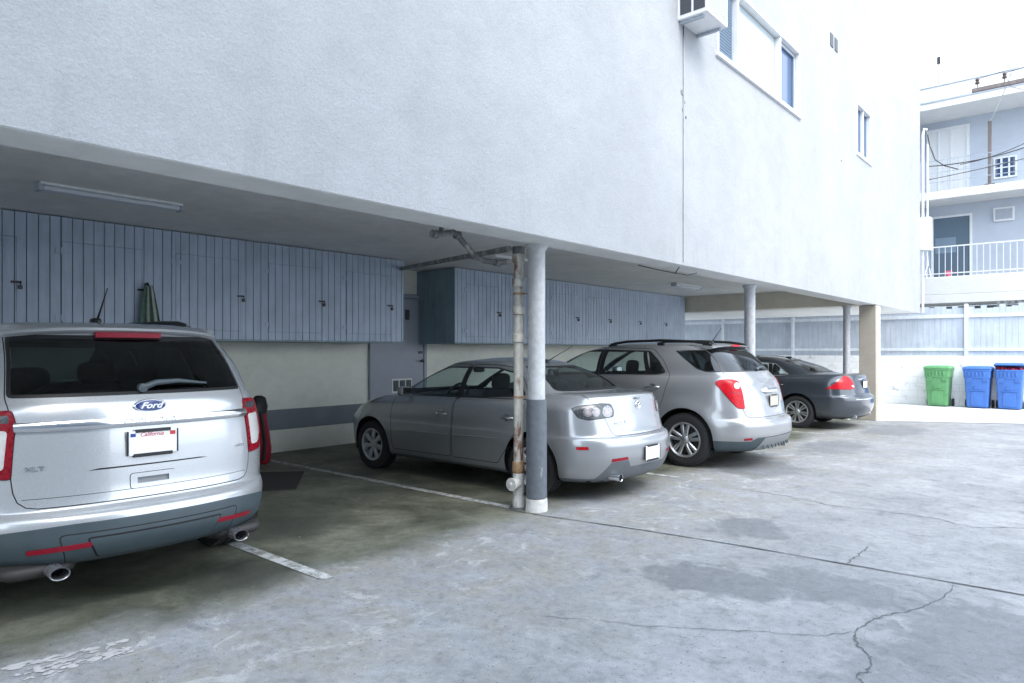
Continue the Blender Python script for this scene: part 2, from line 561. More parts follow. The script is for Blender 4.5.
def rbox(b, c, size, r=.3, n=2, rot=(0, 0, 0)):
    """a soft-edged block added to MB b (superellipsoid)"""
    nu, nv = 16, 10; vs = []; fs = []
    R = Matrix.Rotation(rot[2], 3, 'Z') @ Matrix.Rotation(rot[1], 3, 'Y') @ Matrix.Rotation(rot[0], 3, 'X')
    e = r
    def sp(v, p): return math.copysign(abs(v)**p, v)
    for i in range(nv+1):
        ph = -PI/2+PI*i/nv
        for j in range(nu):
            th = 2*PI*j/nu
            p = Vector((sp(math.cos(ph), e)*sp(math.cos(th), e)*size[0]/2, sp(math.cos(ph), e)*sp(math.sin(th), e)*size[1]/2, sp(math.sin(ph), e)*size[2]/2))
            vs.append(Vector(c)+R @ p)
    for i in range(nv):
        for j in range(nu): fs.append((i*nu+j, i*nu+(j+1) % nu, (i+1)*nu+(j+1) % nu, (i+1)*nu+j))
    b.add(vs, fs)

def add_seats(root, rows, off, mat):
    """rows: (x of seat back foot, seat height, back height, list of y)"""
    for (x, zs, zb, ys) in rows:
        for y in ys:
            b = MB(); lean = .22
            rbox(b, (x-.24, y, zs), (.5, .5, .16), .45)
            rbox(b, (x+.06, y, (zs+zb)/2+.02), (.15, .48, zb-zs+.08), .45, rot=(0, lean, 0))
            rbox(b, (x+.16, y, zb+.13), (.11, .27, .19), .55, rot=(0, lean*.6, 0))
            b.tube([(x+.13, y-.06, zb), (x+.15, y-.06, zb+.1)], .007, 6); b.tube([(x+.13, y+.06, zb), (x+.15, y+.06, zb+.1)], .007, 6)
            for i, v in enumerate(b.v): b.v[i] = (v[0]+off[0], v[1], v[2])
            b.build('seat', mat, root, smooth=60)

def add_cockpit(root, xdash, ydrv, z, off, hw):
    b = MB(); rbox(b, (xdash, 0, z-.12), (.5, hw*1.75, .3), .35)
    b.v = [(v[0]+off[0], v[1], v[2]) for v in b.v]
    b.build('dashboard', M['plastic'], root, smooth=60)
    s = MB(); pts = []
    for k in range(25):
        a = 2*PI*k/24; pts.append((xdash+.38+off[0]+.08*math.sin(a), ydrv+.185*math.cos(a), z-.02+.17*math.sin(a)))
    s.tube(pts, .016, 8, cap=False)
    s.tube([(xdash+.2+off[0], ydrv, z-.1), (xdash+.38+off[0], ydrv, z-.02)], .03, 8)
    s.tube([pts[0], pts[12]], .014, 6)
    s.build('steering_wheel', M['trim'], root, smooth=60)

def strip_on(shell, view, pts, mb, off, w=.02, out=.006):
    """a raised moulding following the skin through plane points pts"""
    P = [shell.hit(view, *p) for p in pts]
    mb.tube([p + n*out*.4 + Vector(off) for p, n in P], w/2, 8)

def door_handle(shell, x, z, parent, off, mat, side=-1, L=.17):
    p, n = shell.hit('side', x, z)
    y = p.y if side < 0 else -p.y
    b = MB()
    xs = [x-L/2, x-L/2+.015, x-L/2+.04, x, x+L/2-.04, x+L/2-.015, x+L/2]
    ds = [0, .018, .032, .036, .032, .018, 0]
    b.tube([(xx+off[0], y+side*d, z) for xx, d in zip(xs, ds)], [.011, .013, .013, .013, .013, .013, .011], 8)
    b.lathe([(.045, 0), (.04, .002), (.0, .003)], (x+off[0], y+side*.002, z), 'y', 16)
    return b.build('handle', mat, parent, smooth=50)

def mirror_part(shell, x, z, parent, off, matbody, side=-1):
    p, n = shell.hit('side', x, z)
    y = p.y if side < 0 else -p.y
    b = MB(); rbox(b, (x+off[0]+.03, y+side*.12, z+.055), (.11, .18, .12), .55)
    b.tube([(x+off[0], y-side*.02, z), (x+off[0]+.02, y+side*.08, z+.03)], .022, 8)
    o = b.build('mirror', matbody, parent, smooth=60)
    g = MB(); g.box(x+off[0]+.083, x+off[0]+.087, y+side*.055, y+side*.19, z+.012, z+.098)
    g.build('mirror_glass', M['chrome'], o)
    return o
def bar_on(shell, view, pts, h, out, name, mat, parent, off, taper=True):
    """a moulding of height h standing out from the skin along plane points"""
    b = MB(); vs = []; n = len(pts); prof = [(-.5, 0), (-.42, .7), (-.15, 1.), (.15, 1.), (.42, .7), (.5, 0)]
    for i, (u, w) in enumerate(pts):
        s = 1.
        if taper: s = min(1., .35+4*min(i, n-1-i)/n)
        for (a, d) in prof:
            p, nn = shell.hit(view, u, w+a*h*s)
            q = p + nn*(out*d*s-.002)+Vector(off); vs.append(q)
    k = len(prof); fs = []
    for i in range(n-1):
        for j in range(k-1): fs.append((i*k+j, (i+1)*k+j, (i+1)*k+j+1, i*k+j+1))
    fs.append(tuple(range(k))); fs.append(tuple((n-1)*k+j for j in range(k)))
    b.add(vs, fs)
    return b.build(name, mat, parent, smooth=40)

def skin_text(shell, name, body, size, mat, parent, off, y, z, proud=.004, **k):
    """lettering laid along the skin of the tail"""
    p, n = shell.hit('rear', y, z); e1 = Vector((-n.y, n.x, 0)).normalized()
    e2 = n.cross(e1).normalized()
    return text_obj(name, body, size, mat, parent, p+Vector(off)+n*proud, e1, e2, .003, **k)

def licence_plate(shell, parent, off, y, z, mat, w=.305, h=.152, frame=True, marks='california', proud=.012, tilt=0.):
    p, n = shell.hit('rear', y, z)
    x = p.x+off[0]+proud
    pl = MB(); pl.box(x, x+.004, y-w/2, y+w/2, z-h/2, z+h/2)
    o = pl.build('licence_plate', mat, parent, bevel=.003)
    if frame:
        f = MB()
        for (a, b_, c, d) in ((-w*.36, w*.36, h/2-.010, h/2+.010), (-w*.40, w*.40, -h/2-.012, -h/2+.010),
                              (-w/2-.006, -w/2+.002, -h/2, h/2), (w/2-.002, w/2+.006, -h/2, h/2)):
            f.box(x-.004, x+.009, y+a, y+b_, z+c, z+d)
        f.build('plate_frame', M['trim'], o, bevel=.002)
    e1, e2 = (0, 1, 0), (0, 0, 1)
    if marks == 'california':
        text_obj('plate_lettering', 'California', .036, M['ink_red'], o, (x+.005, y-.01, z+h/2-.024), e1, e2, .001, shear=.35)
        s = MB(); s.box(x+.0045, x+.006, y+w/2-.045, y+w/2-.012, z+h/2-.036, z+h/2-.012)
        s.build('registration_sticker', M['ink_red'], o)
        s = MB(); s.box(x+.0045, x+.006, y-w/2+.012, y-w/2+.042, z+h/2-.034, z+h/2-.014)
        s.build('month_sticker', M['ink_blue'], o)
    b = MB()
    for sy in (-1, 1):
        b.lathe([(.006, 0), (.005, .004), (0, .005)], (x+.004, y+sy*w*.3, z+h/2-.008), 'x', 8)
    b.build('plate_screw', M['satin'], o)
    return o

def wells(shell, root, off, axles, R, hw):
    for ax in axles:
        for s in (-1, 1):
            b = MB(); n = 20; y0, y1 = s*(hw-.035), s*(hw-.42); vs = []
            for y in (y0, y1):
                for i in range(n+1):
                    a = PI*(i/n)*1.16-PI*.08
                    vs.append((ax[0]+off[0]+R*math.cos(a), y, ax[1]+R*math.sin(a)))
            b.add(vs, [(i, i+1, n+2+i, n+1+i) for i in range(n)] + [tuple(n+1+i for i in range(n+1))])
            b.build('wheel_well', M['well'], root, smooth=50)

def underbody(root, off, x0, x1, hw, z):
    b = MB(); b.box(x0+off[0], x1+off[0], -hw, hw, z, z+.12)
    b.build('underbody', M['well'], root, bevel=.03)

def flare(axles, R, amt, wid=.16):
    def fn(c):
        d = 0.
        for (ax, az) in axles:
            r = math.hypot(c.x-ax, c.z-az)
            t = abs(r-R)/wid
            if t < 1: d = max(d, (1-t*t)**2)
        if abs(c.y) < .55: return c
        return Vector((c.x, c.y+math.copysign(amt*d, c.y), c.z))
    return fn

def emblem_disc(parent, x, y, z, rx, rz, mat, name, depth=.006, n=36):
    b = MB(); prof = [(1., 0.), (1., depth*.5), (.94, depth)]
    vs = []
    for (k, h) in prof:
        for j in range(n):
            a = 2*PI*j/n; vs.append((x+h, y+rx*k*math.cos(a), z+rz*k*math.sin(a)))
    fs = [(i*n+j, i*n+(j+1) % n, (i+1)*n+(j+1) % n, (i+1)*n+j) for i in range(2) for j in range(n)]
    fs.append(tuple(2*n+j for j in range(n)))
    b.add(vs, fs)
    return b.build(name, mat, parent, smooth=40)

def exhaust_tip(parent, x, y, z, rx, rz, L, mat):
    b = MB(); n = 24; vs = []
    for (xx, k) in ((x-L, .8), (x-.01, 1.), (x, .97), (x-.004, .86), (x-L*.8, .8)):
        for j in range(n):
            a = 2*PI*j/n; vs.append((xx, y+rx*k*math.cos(a), z+rz*k*math.sin(a)))
    b.add(vs, [(i*n+j, i*n+(j+1) % n, (i+1)*n+(j+1) % n, (i+1)*n+j) for i in range(4) for j in range(n)], 0)
    b.add([vs[4*n+j] for j in range(n)], [tuple(range(n))], 1)
    return b.build('exhaust_pipe', [mat, M['well']], parent, smooth=40)

def aerial(parent, p, q, r=.006, base=True):
    b = MB(); p, q = Vector(p), Vector(q)
    if base: rbox(b, (p.x-.02, p.y, p.z+.008), (.13, .06, .05), .7)
    d = (q-p)
    b.tube([p, p+d*.1, p+d*.4, q], [r*1.6, r*1.3, r, r*.55], 8)
    return b.build('antenna', M['trim'], parent, smooth=50)

def gas(o): return o

# ------------------------------------------------------------------ the large silver SUV (seen from behind)
def big_suv():
    root = thing('parked_suv', 'large silver SUV with a blue oval badge at the left edge of the carport', 'SUV', (-6.85, 1.77, 0))
    off = (2.5, 0, 0); H = .985
    T = lambda h: [(-4.9, h*.97), (-2.6, h*1.005), (-1.1, h*.992), (-.5, h*.955), (0, h*.93)]
    S = Shell([
        dict(z=.30, xf=-4.85, xr=-.16, hw=T(.84), ar=.6, nr=2.6),
        dict(z=.325, xf=-4.90, xr=-.095, hw=T(.92), ar=.65, nr=2.5),
        dict(z=.38, xf=-4.95, xr=-.035, hw=T(.965), ar=.7, nr=2.45),
        dict(z=.47, xf=-4.97, xr=-.0, hw=T(.985), ar=.72, nr=2.4),
        dict(z=.56, xf=-4.97, xr=-.005, hw=T(.995), ar=.72, nr=2.4),
        dict(z=.605, xf=-4.97, xr=-.03, hw=T(.995), ar=.72, nr=2.4),
        dict(z=.63, xf=-4.97, xr=-.10, hw=T(.99), ar=.64, nr=2.5),
        dict(z=.70, xf=-4.97, xr=-.125, hw=T(.995), ar=.6, nr=2.5),
        dict(z=.84, xf=-4.96, xr=-.135, hw=T(1.0), ar=.6, nr=2.5),
        dict(z=1.0, xf=-4.93, xr=-.145, hw=T(.99), ar=.6, nr=2.5),
        dict(z=[(-4.9, .98), (-3.7, 1.10), (0, 1.13)], xf=-4.85, xr=-.16, hw=T(.968), ar=.6, nr=2.5),
        dict(z=[(-4.9, 1.02), (-3.7, 1.16), (0, 1.22)], xf=-4.6, xr=-.195, hw=T(.94), ar=.58, nr=2.55),
        dict(z=[(-4.9, 1.05), (-3.7, 1.18), (0, 1.265)], xf=-3.75, xr=-.225, hw=T(.91), ar=.56, nr=2.6),
        dict(z=1.44, xf=-3.25, xr=-.365, hw=.845, ar=.54, nr=2.6),
        dict(z=1.60, xf=-2.85, xr=-.50, hw=.765, ar=.52, nr=2.6),
        dict(z=1.675, xf=-2.65, xr=-.57, hw=.70, ar=.5, nr=2.6),
        dict(z=1.72, xf=-2.45, xr=-.80, hw=.57, ar=.4),
        dict(z=1.745, xf=-2.25, xr=-1.1, hw=.30, ar=.3),
        dict(z=1.75, xf=-2.1, xr=-1.4, hw=.02, ar=.2, af=.2)])
    ax = [(-1.02, .375), (-3.92, .375)]
    S.bulge(flare(ax, .44, .022))
    S.cut([(.3, .565), (-.06, .56), (-.22, .535), (-.40, .50), (-.72, .50), (-1.6, .37), (-3.5, .37), (-4.4, .46), (-5.3, .46), (-5.3, 0), (.3, 0)], 'all', 'clad')
    for a in ax:
        S.cut(arch_poly(a[0], .465, a[1]), 'side', 'clad', ['body', 'clad'])
        S.cut(arch_poly(a[0], .43, a[1]), 'side', 'arch', ['body', 'clad'])
    S.remove('arch')
    # doors and side glass
    S.panel(rounded([(-2.62, .42), (-1.62, .42), (-1.50, .80), (-1.40, 1.20), (-1.52, 1.60), (-2.58, 1.66)], .06), 'side', 'rear_door', .006)
    S.panel(rounded([(-3.62, .42), (-2.625, .42), (-2.585, 1.66), (-2.9, 1.62), (-3.62, 1.17)], .05), 'side', 'front_door', .006)
    S.panel(rounded([(-2.56, 1.24), (-1.50, 1.245), (-1.60, 1.58), (-2.53, 1.61)], .03), 'side', 'wa', .03, 'wtrim')
    S.panel(rounded([(-3.40, 1.21), (-2.66, 1.235), (-2.64, 1.61), (-2.88, 1.585)], .03), 'side', 'wb', .03, 'wtrim')
    S.panel(rounded([(-1.30, 1.26), (-.50, 1.27), (-.68, 1.57), (-1.42, 1.59)], .04), 'side', 'wc', .03, 'wtrim')
    S.panel([(-.70, 1.20), (.70, 1.20), (.58, 1.60), (-.58, 1.60)], 'front', 'windscreen', .03, 'wtrim')
    # rear
    S.panel(rounded([(-.685, .645), (.685, .645), (.712, .85), (.70, 1.20), (.708, 1.27), (.645, 1.64), (-.645, 1.64), (-.708, 1.27), (-.70, 1.20), (-.712, .85)], [.12, .12, .1, .03, .03, .02, .02, .03, .03, .1]), 'rear', 'tailgate', .006)
    S.panel(rounded([(-.70, 1.268), (.70, 1.268), (.637, 1.635), (-.637, 1.635)], .03), 'rear', 'rear_window', .02, 'wtrim')
    for s in (-1, 1):
        q = [(s*.718, .815), (s*.90, .825), (s*.975, .93), (s*.985, 1.19), (s*.74, 1.205), (s*.708, 1.13)]
        S.panel(rounded(q, .025), 38*s, 'lamp_red', .004)
        S.cut(rounded([(s*.755, .87), (s*.865, .875), (s*.925, .94), (s*.925, 1.09), (s*.745, 1.09)], .025), 38*s, 'lamp_white', ['lamp_red'])
        S.cut(rounded([(s*.742, 1.13), (s*.92, 1.13), (s*.92, 1.172), (s*.75, 1.172)], .01), 38*s, 'lamp_smoke', ['lamp_red'])
        S.panel(rounded([(s*.36, .415), (s*.655, .40), (s*.66, .432), (s*.37, .45)], .008), 'rear', 'reflector', .003)
    S.panel(rounded([(-.47, .30), (.47, .30), (.53, .505), (-.53, .505)], .04), 'rear', 'clad', .007, only=['clad'])
    S.panel(rounded([(-.33, .335), (.33, .335), (.40, .475), (-.40, .475)], .03), 'rear', 'insert', .011, only=['clad'])
    S.panel(rounded([(-.135, .70), (.135, .70), (.135, .795), (-.135, .795)], .02), 'rear', 'handle_rim', .003)
    S.panel(rounded([(-.105, .718), (.105, .718), (.105, .778), (-.105, .778)], .012), 'rear', 'handle_well', .012, 'handle_rim')
    S.cut([(-.66, .700), (.66, .700), (.66, .7035), (-.66, .7035)], 'rear', 'gap', ['tailgate'])
    S.cut(rounded([(-.36, .836), (.36, .838), (.30, .846), (-.30, .846)], .003), 'rear', 'gap', ['tailgate'])
    P = M['silver_suv']
    S.take(['body', 'gap', 'wtrim'], 'body', [P, M['gap'], M['trim']], root, off)
    S.take(['clad'], 'lower_bumper', [M['clad']], root, off)
    tg = S.take(['tailgate'], 'tailgate', [P], root, off)
    for s in (-1, 1):
        fd = S.take(['front_door'], 'door', [P], root, off, side=s); S.take(['wb'], 'window', [M['glass_dark']], fd, off, -.004, s)
        rd = S.take(['rear_door'], 'door', [P], root, off, side=s); S.take(['wa'], 'window', [M['glass_dark']], rd, off, -.004, s)
        S.take(['wc'], 'quarter_window', [M['glass_dark']], root, off, -.004, s)
        door_handle(S, -2.72, 1.05, fd, off, P, s); door_handle(S, -1.75, 1.06, rd, off, P, s)
        mirror_part(S, -3.30, 1.16, fd, off, P, s)
        tl = S.take(['lamp_red'], 'tail_light', [M['red_deep']], root, off, .008, s, .012)
        S.take(['lamp_white'], 'reverse_lens', [M['lens_white']], tl, off, .006, s)
        S.take(['lamp_smoke'], 'signal_lens', [M['lens_smoke']], tl, off, .006, s)
        S.take(['reflector'], 'reflector', [M['red_dark']], root, off, .004, s, .006)
    S.take(['windscreen'], 'windscreen', [M['glass']], root, off, -.004)
    rw = S.take(['rear_window'], 'rear_window', [M['glass_dark']], tg, off, -.002)
    S.take(['insert'], 'tow_cover', [M['clad']], root, off, .006, 0, .012)
    hr = S.take(['handle_rim'], 'tailgate_handle', [P], tg, off, .007, 0, .012)
    S.take(['handle_well'], 'handle_recess', [M['clad_light']], hr, off, -.004)
    # chrome strip with lettering, badge, plate
    bar = bar_on(S, 'rear', [(-.68+1.36*i/24, 1.105) for i in range(25)], .060, .026, 'chrome_strip', M['chrome'], tg, off, False)
    p, n = S.hit('rear', 0, 1.13)
    text_obj('model_lettering', 'EXPLORER', .038, M['satin'], bar, (p.x+off[0]+.027, -.01, 1.113), (0, 1, 0), (0, 0, 1), .003, sx=1.75)
    p, n = S.hit('rear', 0, 1.196)
    e = emblem_disc(tg, p.x+off[0]+.004, 0, 1.199, .098, .041, M['chrome'], 'oval_badge', .012)
    emblem_disc(e, p.x+off[0]+.0125, 0, 1.199, .090, .034, M['badge_blue'], 'badge_field', .006)
    text_obj('badge_lettering', 'Ford', .052, M['plate'], e, (p.x+off[0]+.0195, .002, 1.199), (0, 1, 0), (0, 0, 1), .0012, shear=.38, sx=1.25, bold=.0012)
    skin_text(S, 'trim_badge', 'XLT', .036, M['satin'], tg, off, -.60, .872, sx=1.5)
    skin_text(S, 'drive_badge', '4WD', .028, M['satin'], tg, off, .615, .885, sx=1.5)
    licence_plate(S, tg, off, 0, .975, M['plate'], .29, .148)
    # roof spoiler with brake light, wiper, rails, antenna
    b = MB(); ny = 24; sec = 7; vs = []
    for i in range(ny+1):
        t = -1+2*i/ny; y = .665*t; k = abs(t)**3
        back = .0-.19*k
        drop = .035*k
        for (x, z) in ((-.95, 1.735-.02*abs(t)), (-.72, 1.728-drop), (-.545+back, 1.702-drop), (-.505+back, 1.690-drop), (-.498+back, 1.674-drop), (-.52+back, 1.655-drop), (-.66+back, 1.655-drop)):
            vs.append((x+off[0], y, z))
    b.add(vs, [(i*sec+j, (i+1)*sec+j, (i+1)*sec+j+1, i*sec+j+1) for i in range(ny) for j in range(sec-1)] + [tuple(range(sec)), tuple(ny*sec+j for j in range(sec))])
    sp = b.build('roof_spoiler', P, root, smooth=45)
    b = MB(); vs = []
    for i in range(13):
        t = -1+2*i/12; y = .20*t
        for (x, z) in ((-.515, 1.662), (-.494, 1.658), (-.497, 1.628), (-.52, 1.624)): vs.append((x+off[0]-.012*t*t, y, z))
    b.add(vs, [(i*4+j, (i+1)*4+j, (i+1)*4+(j+1) % 4, i*4+(j+1) % 4) for i in range(12) for j in range(4)] + [(0, 1, 2, 3), (51, 50, 49, 48)])
    b.build('brake_light', M['red_dark'], sp, smooth=40)
    b = MB(); rbox(b, (-.585+off[0], 0, 1.575), (.03, .36, .07), .3); b.build('camera_housing', M['trim'], tg, smooth=50)
    b = MB()
    pts = [S.hit('rear', y, z) for y, z in ((-.02, 1.30), (.06, 1.318), (.2, 1.325), (.40, 1.312))]
    P3 = [p+n*d+Vector(off) for (p, n), d in zip(pts, (.012, .035, .035, .02))]
    b.tube(P3, [.022, .019, .015, .007], 10); b.lathe([(.03, 0), (.028, .03), (.0, .034)], (P3[0].x-.012, P3[0].y, P3[0].z), 'x', 14)
    b.build('wiper', M['clad'], tg, smooth=50)
    for s in (-1, 1):
        b = MB(); y = s*.615
        xs = [-1.02, -1.10, -1.22, -1.5, -2.1, -2.6, -2.78, -2.86]; zs = [.0, .035, .055, .062, .064, .058, .035, .0]
        b.tube([(x+off[0], y-s*.02*(1 if i in (0, 7) else 0), 1.700+z+.012*(1-abs(x+1.9)/.9)) for i, (x, z) in enumerate(zip(xs, zs))], [.022, .022, .02, .018, .018, .02, .022, .022], 10)
        for x in (-1.08, -1.95, -2.80): b.box(x-.05+off[0], x+.05+off[0], y-.02, y+.02, 1.66, 1.735)
        b.build('roof_rail', M['trim'], root, smooth=50)
    aerial(root, (-1.11+off[0], 0, 1.745), (-.985+off[0], .03, 1.985), .006)
    for s in (-1, 1):
        exhaust_tip(root, -.035+off[0], s*.53, .300, .053, .036, .3, M['lamp_bowl'])
        b = MB(); rbox(b, (-.40+off[0], s*.58, .30), (.5, .40, .09), .5); b.build('exhaust_silencer', M['brake'], root, smooth=50)
    wells(S, root, off, ax, .445, .98)
    underbody(root, off, -4.7, -.35, .8, .27)
    st = dict(n=5, w0=.07, w1=.09, split=.035, r0=.05)
    for a in ax:
        for s in (-1, 1): make_wheel(root, a[0], s*.86, s, .375, .25, .235, st, M['alloy'], off)
    add_seats(root, [(-2.45, .72, 1.22, (-.37, .37)), (-1.5, .76, 1.20, (-.36, .36))], off, M['seat'])
    add_cockpit(root, -3.25, -.37, 1.12, off, .8)
    return root

# ------------------------------------------------------------------ the small silver sedan
def silver_sedan():
    root = thing('parked_sedan', 'silver compact sedan with clear round tail lamps parked behind the white and grey round post', 'car', (-5.875, 6.47, 0))
    off = (2.245, 0, 0)
    S = Shell([
        dict(z=.20, xf=-4.36, xr=-.16, hw=.77, ar=.5, af=.6),
        dict(z=.235, xf=-4.42, xr=-.10, hw=.825, ar=.55, af=.7),
        dict(z=.33, xf=-4.47, xr=-.04, hw=.855, ar=.62, af=.8),
        dict(z=.46, xf=-4.49, xr=-.0, hw=.872, ar=.66, af=.85),
        dict(z=.57, xf=-4.49, xr=.0, hw=.878, ar=.66, af=.85),
        dict(z=.645, xf=-4.48, xr=-.03, hw=.876, ar=.64, af=.85),
        dict(z=.675, xf=-4.46, xr=-.09, hw=.872, ar=.6, af=.85),
        dict(z=[(-4.4, .69), (-3.6, .76), (0, .80)], xf=-4.43, xr=-.135, hw=.868, ar=.55, af=.9),
        dict(z=[(-4.4, .73), (-3.6, .86), (-2.5, .915), (0, .94)], xf=-4.36, xr=-.165, hw=.855, ar=.52, af=.9),
        dict(z=[(-4.4, .76), (-3.6, .915), (-2.5, .955), (-.8, 1.0), (0, 1.03)], xf=-4.25, xr=-.18, hw=[(-4, .80), (-2.5, .825), (-1, .81), (0, .76)], ar=.5, af=.9),
        dict(z=[(-4.4, .77), (-3.5, .95), (-2.5, .968), (-.8, 1.03), (0, 1.075)], xf=-4.0, xr=-.19, hw=[(-4, .76), (-2.5, .80), (-1, .765), (0, .70)], ar=.45, af=.8),
        dict(z=[(-4.4, .775), (-3.5, .955), (-2.5, .972), (-.8, 1.036), (0, 1.092)], xf=-3.95, xr=-.212, hw=[(-4, .755), (-2.5, .798), (-1, .758), (0, .685)], ar=.43, af=.8),
        dict(z=[(-3.6, .985), (-2.5, .985), (-1., 1.06), (-.3, 1.095)], xf=-3.55, xr=-.33, hw=[(-3.5, .72), (-2.5, .785), (-1, .73), (0, .62)], ar=.4, af=.6),
        dict(z=[(-3.4, 1.0), (-2.5, 1.0), (-1., 1.075), (-.5, 1.105)], xf=-3.45, xr=-.58, hw=[(-3.3, .72), (-2.5, .778), (-1, .715), (-.5, .63)], ar=.36, af=.45, nf=3.2),
        dict(z=[(-3.2, 1.17), (-.9, 1.235)], xf=-3.07, xr=-.86, hw=[(-3, .655), (-2., .72), (-.9, .635)], ar=.35, af=.42, nf=3.4),
        dict(z=[(-2.7, 1.325), (-1.9, 1.35), (-1.2, 1.34)], xf=-2.72, xr=-1.16, hw=[(-2.6, .595), (-2., .642), (-1.2, .58)], ar=.35, af=.4, nf=3.4),
        dict(z=[(-2.5, 1.40), (-1.9, 1.415), (-1.3, 1.395)], xf=-2.50, xr=-1.36, hw=.575, ar=.4, af=.4, nf=3.),
        dict(z=[(-2.3, 1.44), (-1.5, 1.438)], xf=-2.22, xr=-1.58, hw=.44, ar=.3, af=.3),
        dict(z=1.46, xf=-2.04, xr=-1.75, hw=.22, ar=.14, af=.14),
        dict(z=1.464, xf=-1.98, xr=-1.82, hw=.02, ar=.07, af=.07)])
    ax = [(-.95, .316), (-3.64, .316)]
    S.bulge(flare(ax, .37, .02, .14))
    for a in ax:
        S.cut(arch_poly(a[0], .362, a[1]+.01), 'side', 'arch')
    S.remove('arch')
    S.panel(rounded([(-3.22, .30), (-2.16, .30), (-2.13, .90), (-2.02, 1.388), (-2.46, 1.385), (-2.72, 1.30), (-3.06, 1.11), (-3.20, 1.0), (-3.25, .75)], .05), 'side', 'front_door', .007)
    S.panel(rounded([(-2.15, .30), (-1.42, .30), (-1.27, .48), (-1.06, .80), (-1.05, 1.03), (-1.18, 1.21), (-1.32, 1.345), (-1.6, 1.382), (-2.01, 1.390), (-2.12, .90)], .05), 'side', 'rear_door', .007)
    S.panel(rounded([(-3.13, 1.005), (-2.13, .995), (-2.055, 1.355), (-2.44, 1.352), (-2.70, 1.265), (-2.97, 1.115)], [.02, .02, .03, .08, .1, .05]), 'side', 'wa', .016, 'wtrim')
    S.panel(rounded([(-2.08, .995), (-1.22, 1.035), (-1.12, 1.06), (-1.36, 1.305), (-1.62, 1.352), (-2.00, 1.358)], .03), 'side', 'wb', .016, 'wtrim')
    S.panel(rounded([(-2.15, .975), (-2.08, .975), (-2.005, 1.36), (-2.075, 1.36)], .003), 'side', 'wtrim', .002, 'wtrim')
    S.cut([(-3.22, .980), (-1.08, 1.010), (-1.08, 1.022), (-3.2, .994)], 'side', 'wtrim', ['front_door', 'rear_door', 'body', 'gap'])
    S.panel(rounded([(-.70, 1.02), (.70, 1.02), (.585, 1.37), (-.585, 1.37)], .05), 'front', 'windscreen', .025, 'wtrim')
    S.panel(rounded([(-.62, 1.108), (.62, 1.108), (.50, 1.368), (-.50, 1.368)], .05), 'rear', 'rear_window', .022, 'wtrim')
    S.panel(rounded([(-.50, .668), (.50, .668), (.56, .85), (.66, 1.06), (.60, 1.096), (-.60, 1.096), (-.66, 1.06), (-.56, .85)], [.05, .05, .05, .03, .02, .02, .03, .05]), 'rear', 'boot_lid', .005)
    for s in (-1, 1):
        q = [(s*.925, .955), (s*.84, .985), (s*.60, 1.005), (s*.485, .995), (s*.452, .93), (s*.46, .862), (s*.76, .835), (s*.86, .86)]
        S.panel(rounded(q, .02), 40*s, 'lamp', .006)
        for (u, r_) in ((.755, .048), (.665, .046), (.535, .06)):
            S.cut(circle2(s*u, .918, r_, 18), 40*s, 'bowl', ['lamp'])
            S.cut(circle2(s*u, .918, r_*.62, 16), 40*s, 'lens', ['bowl'])
        S.panel(rounded([(s*.765, .548), (s*.885, .545), (s*.89, .575), (s*.775, .582)], .008), 40*s, 'reflector', .002)
        S.cut(rounded([(s*.40, .435), (s*.60, .42), (s*.595, .452), (s*.41, .462)], .004), 'rear', 'refl2')
    S.cut([(-.70, .23), (-.595, .415), (-.40, .432), (-.34, .355), (.34, .355), (.40, .432), (.595, .415), (.70, .23), (.6, .1), (-.6, .1)], 'rear', 'clad')
    S.cut([(.3, .245), (-5, .245), (-5, 0), (.3, 0)], 'all', 'clad')
    P = M['silver']
    S.take(['body', 'gap', 'wtrim'], 'body', [P, M['gap'], M['trim']], root, off)
    S.take(['clad'], 'lower_bumper', [M['clad_mid']], root, off)
    bl = S.take(['boot_lid'], 'boot_lid', [P], root, off)
    S.take(['rear_window'], 'rear_window', [M['glass_mid']], root, off, -.003)
    S.take(['windscreen'], 'windscreen', [M['glass']], root, off, -.003)
    for s in (-1, 1):
        fd = S.take(['front_door'], 'door', [P], root, off, side=s); S.take(['wa'], 'window', [M['glass']], fd, off, -.004, s)
        rd = S.take(['rear_door'], 'door', [P], root, off, side=s); S.take(['wb'], 'window', [M['glass']], rd, off, -.004, s)
        door_handle(S, -2.31, .80, fd, off, M['satin'], s); door_handle(S, -1.28, .815, rd, off, M['satin'], s)
        mirror_part(S, -3.0, .985, fd, off, P, s)
        for (x0, x1, dd) in ((-3.15, -2.2, fd), (-2.12, -1.45, rd)):
            b = MB(); strip_on(S, 'side', [(x0+(x1-x0)*i/8, .545+.02*(x0+(x1-x0)*i/8+3.15)) for i in range(9)], b, off, .012, .003)
            if s > 0: b.v = [(x, -y, z) for x, y, z in b.v]
            b.build('door_moulding', P, dd, smooth=50)
        tl = S.take(['lamp'], 'tail_light', [M['lens_smoke']], root, off, .003, s, .008)
        S.take(['bowl'], 'lamp_bowl', [M['lamp_bowl']], tl, off, .004, s); S.take(['lens'], 'lamp_lens', [M['lens_pink']], tl, off, .006, s)
        S.take(['reflector'], 'reflector', [M['red']], root, off, .003, s, .005)
        S.take(['refl2'], 'fog_reflector', [M['red_dark']], root, off, .002, s)
    licence_plate(S, root, off, 0, .468, M['plate'], .30, .15, marks=None)
    # emblem: ring with wings
    p, n = S.hit('rear', 0, .958); x = p.x+off[0]+.004
    b = MB(); b.tube([(x, .048*math.cos(a*PI/12), .962+.040*math.sin(a*PI/12)) for a in range(25)], .0065, 8, cap=False)
    b.tube([(x, -.040, .985), (x, -.018, .972), (x, 0, .950), (x, .018, .972), (x, .040, .985)], .006, 8)
    b.build('round_badge', M['chrome'], bl, smooth=50)
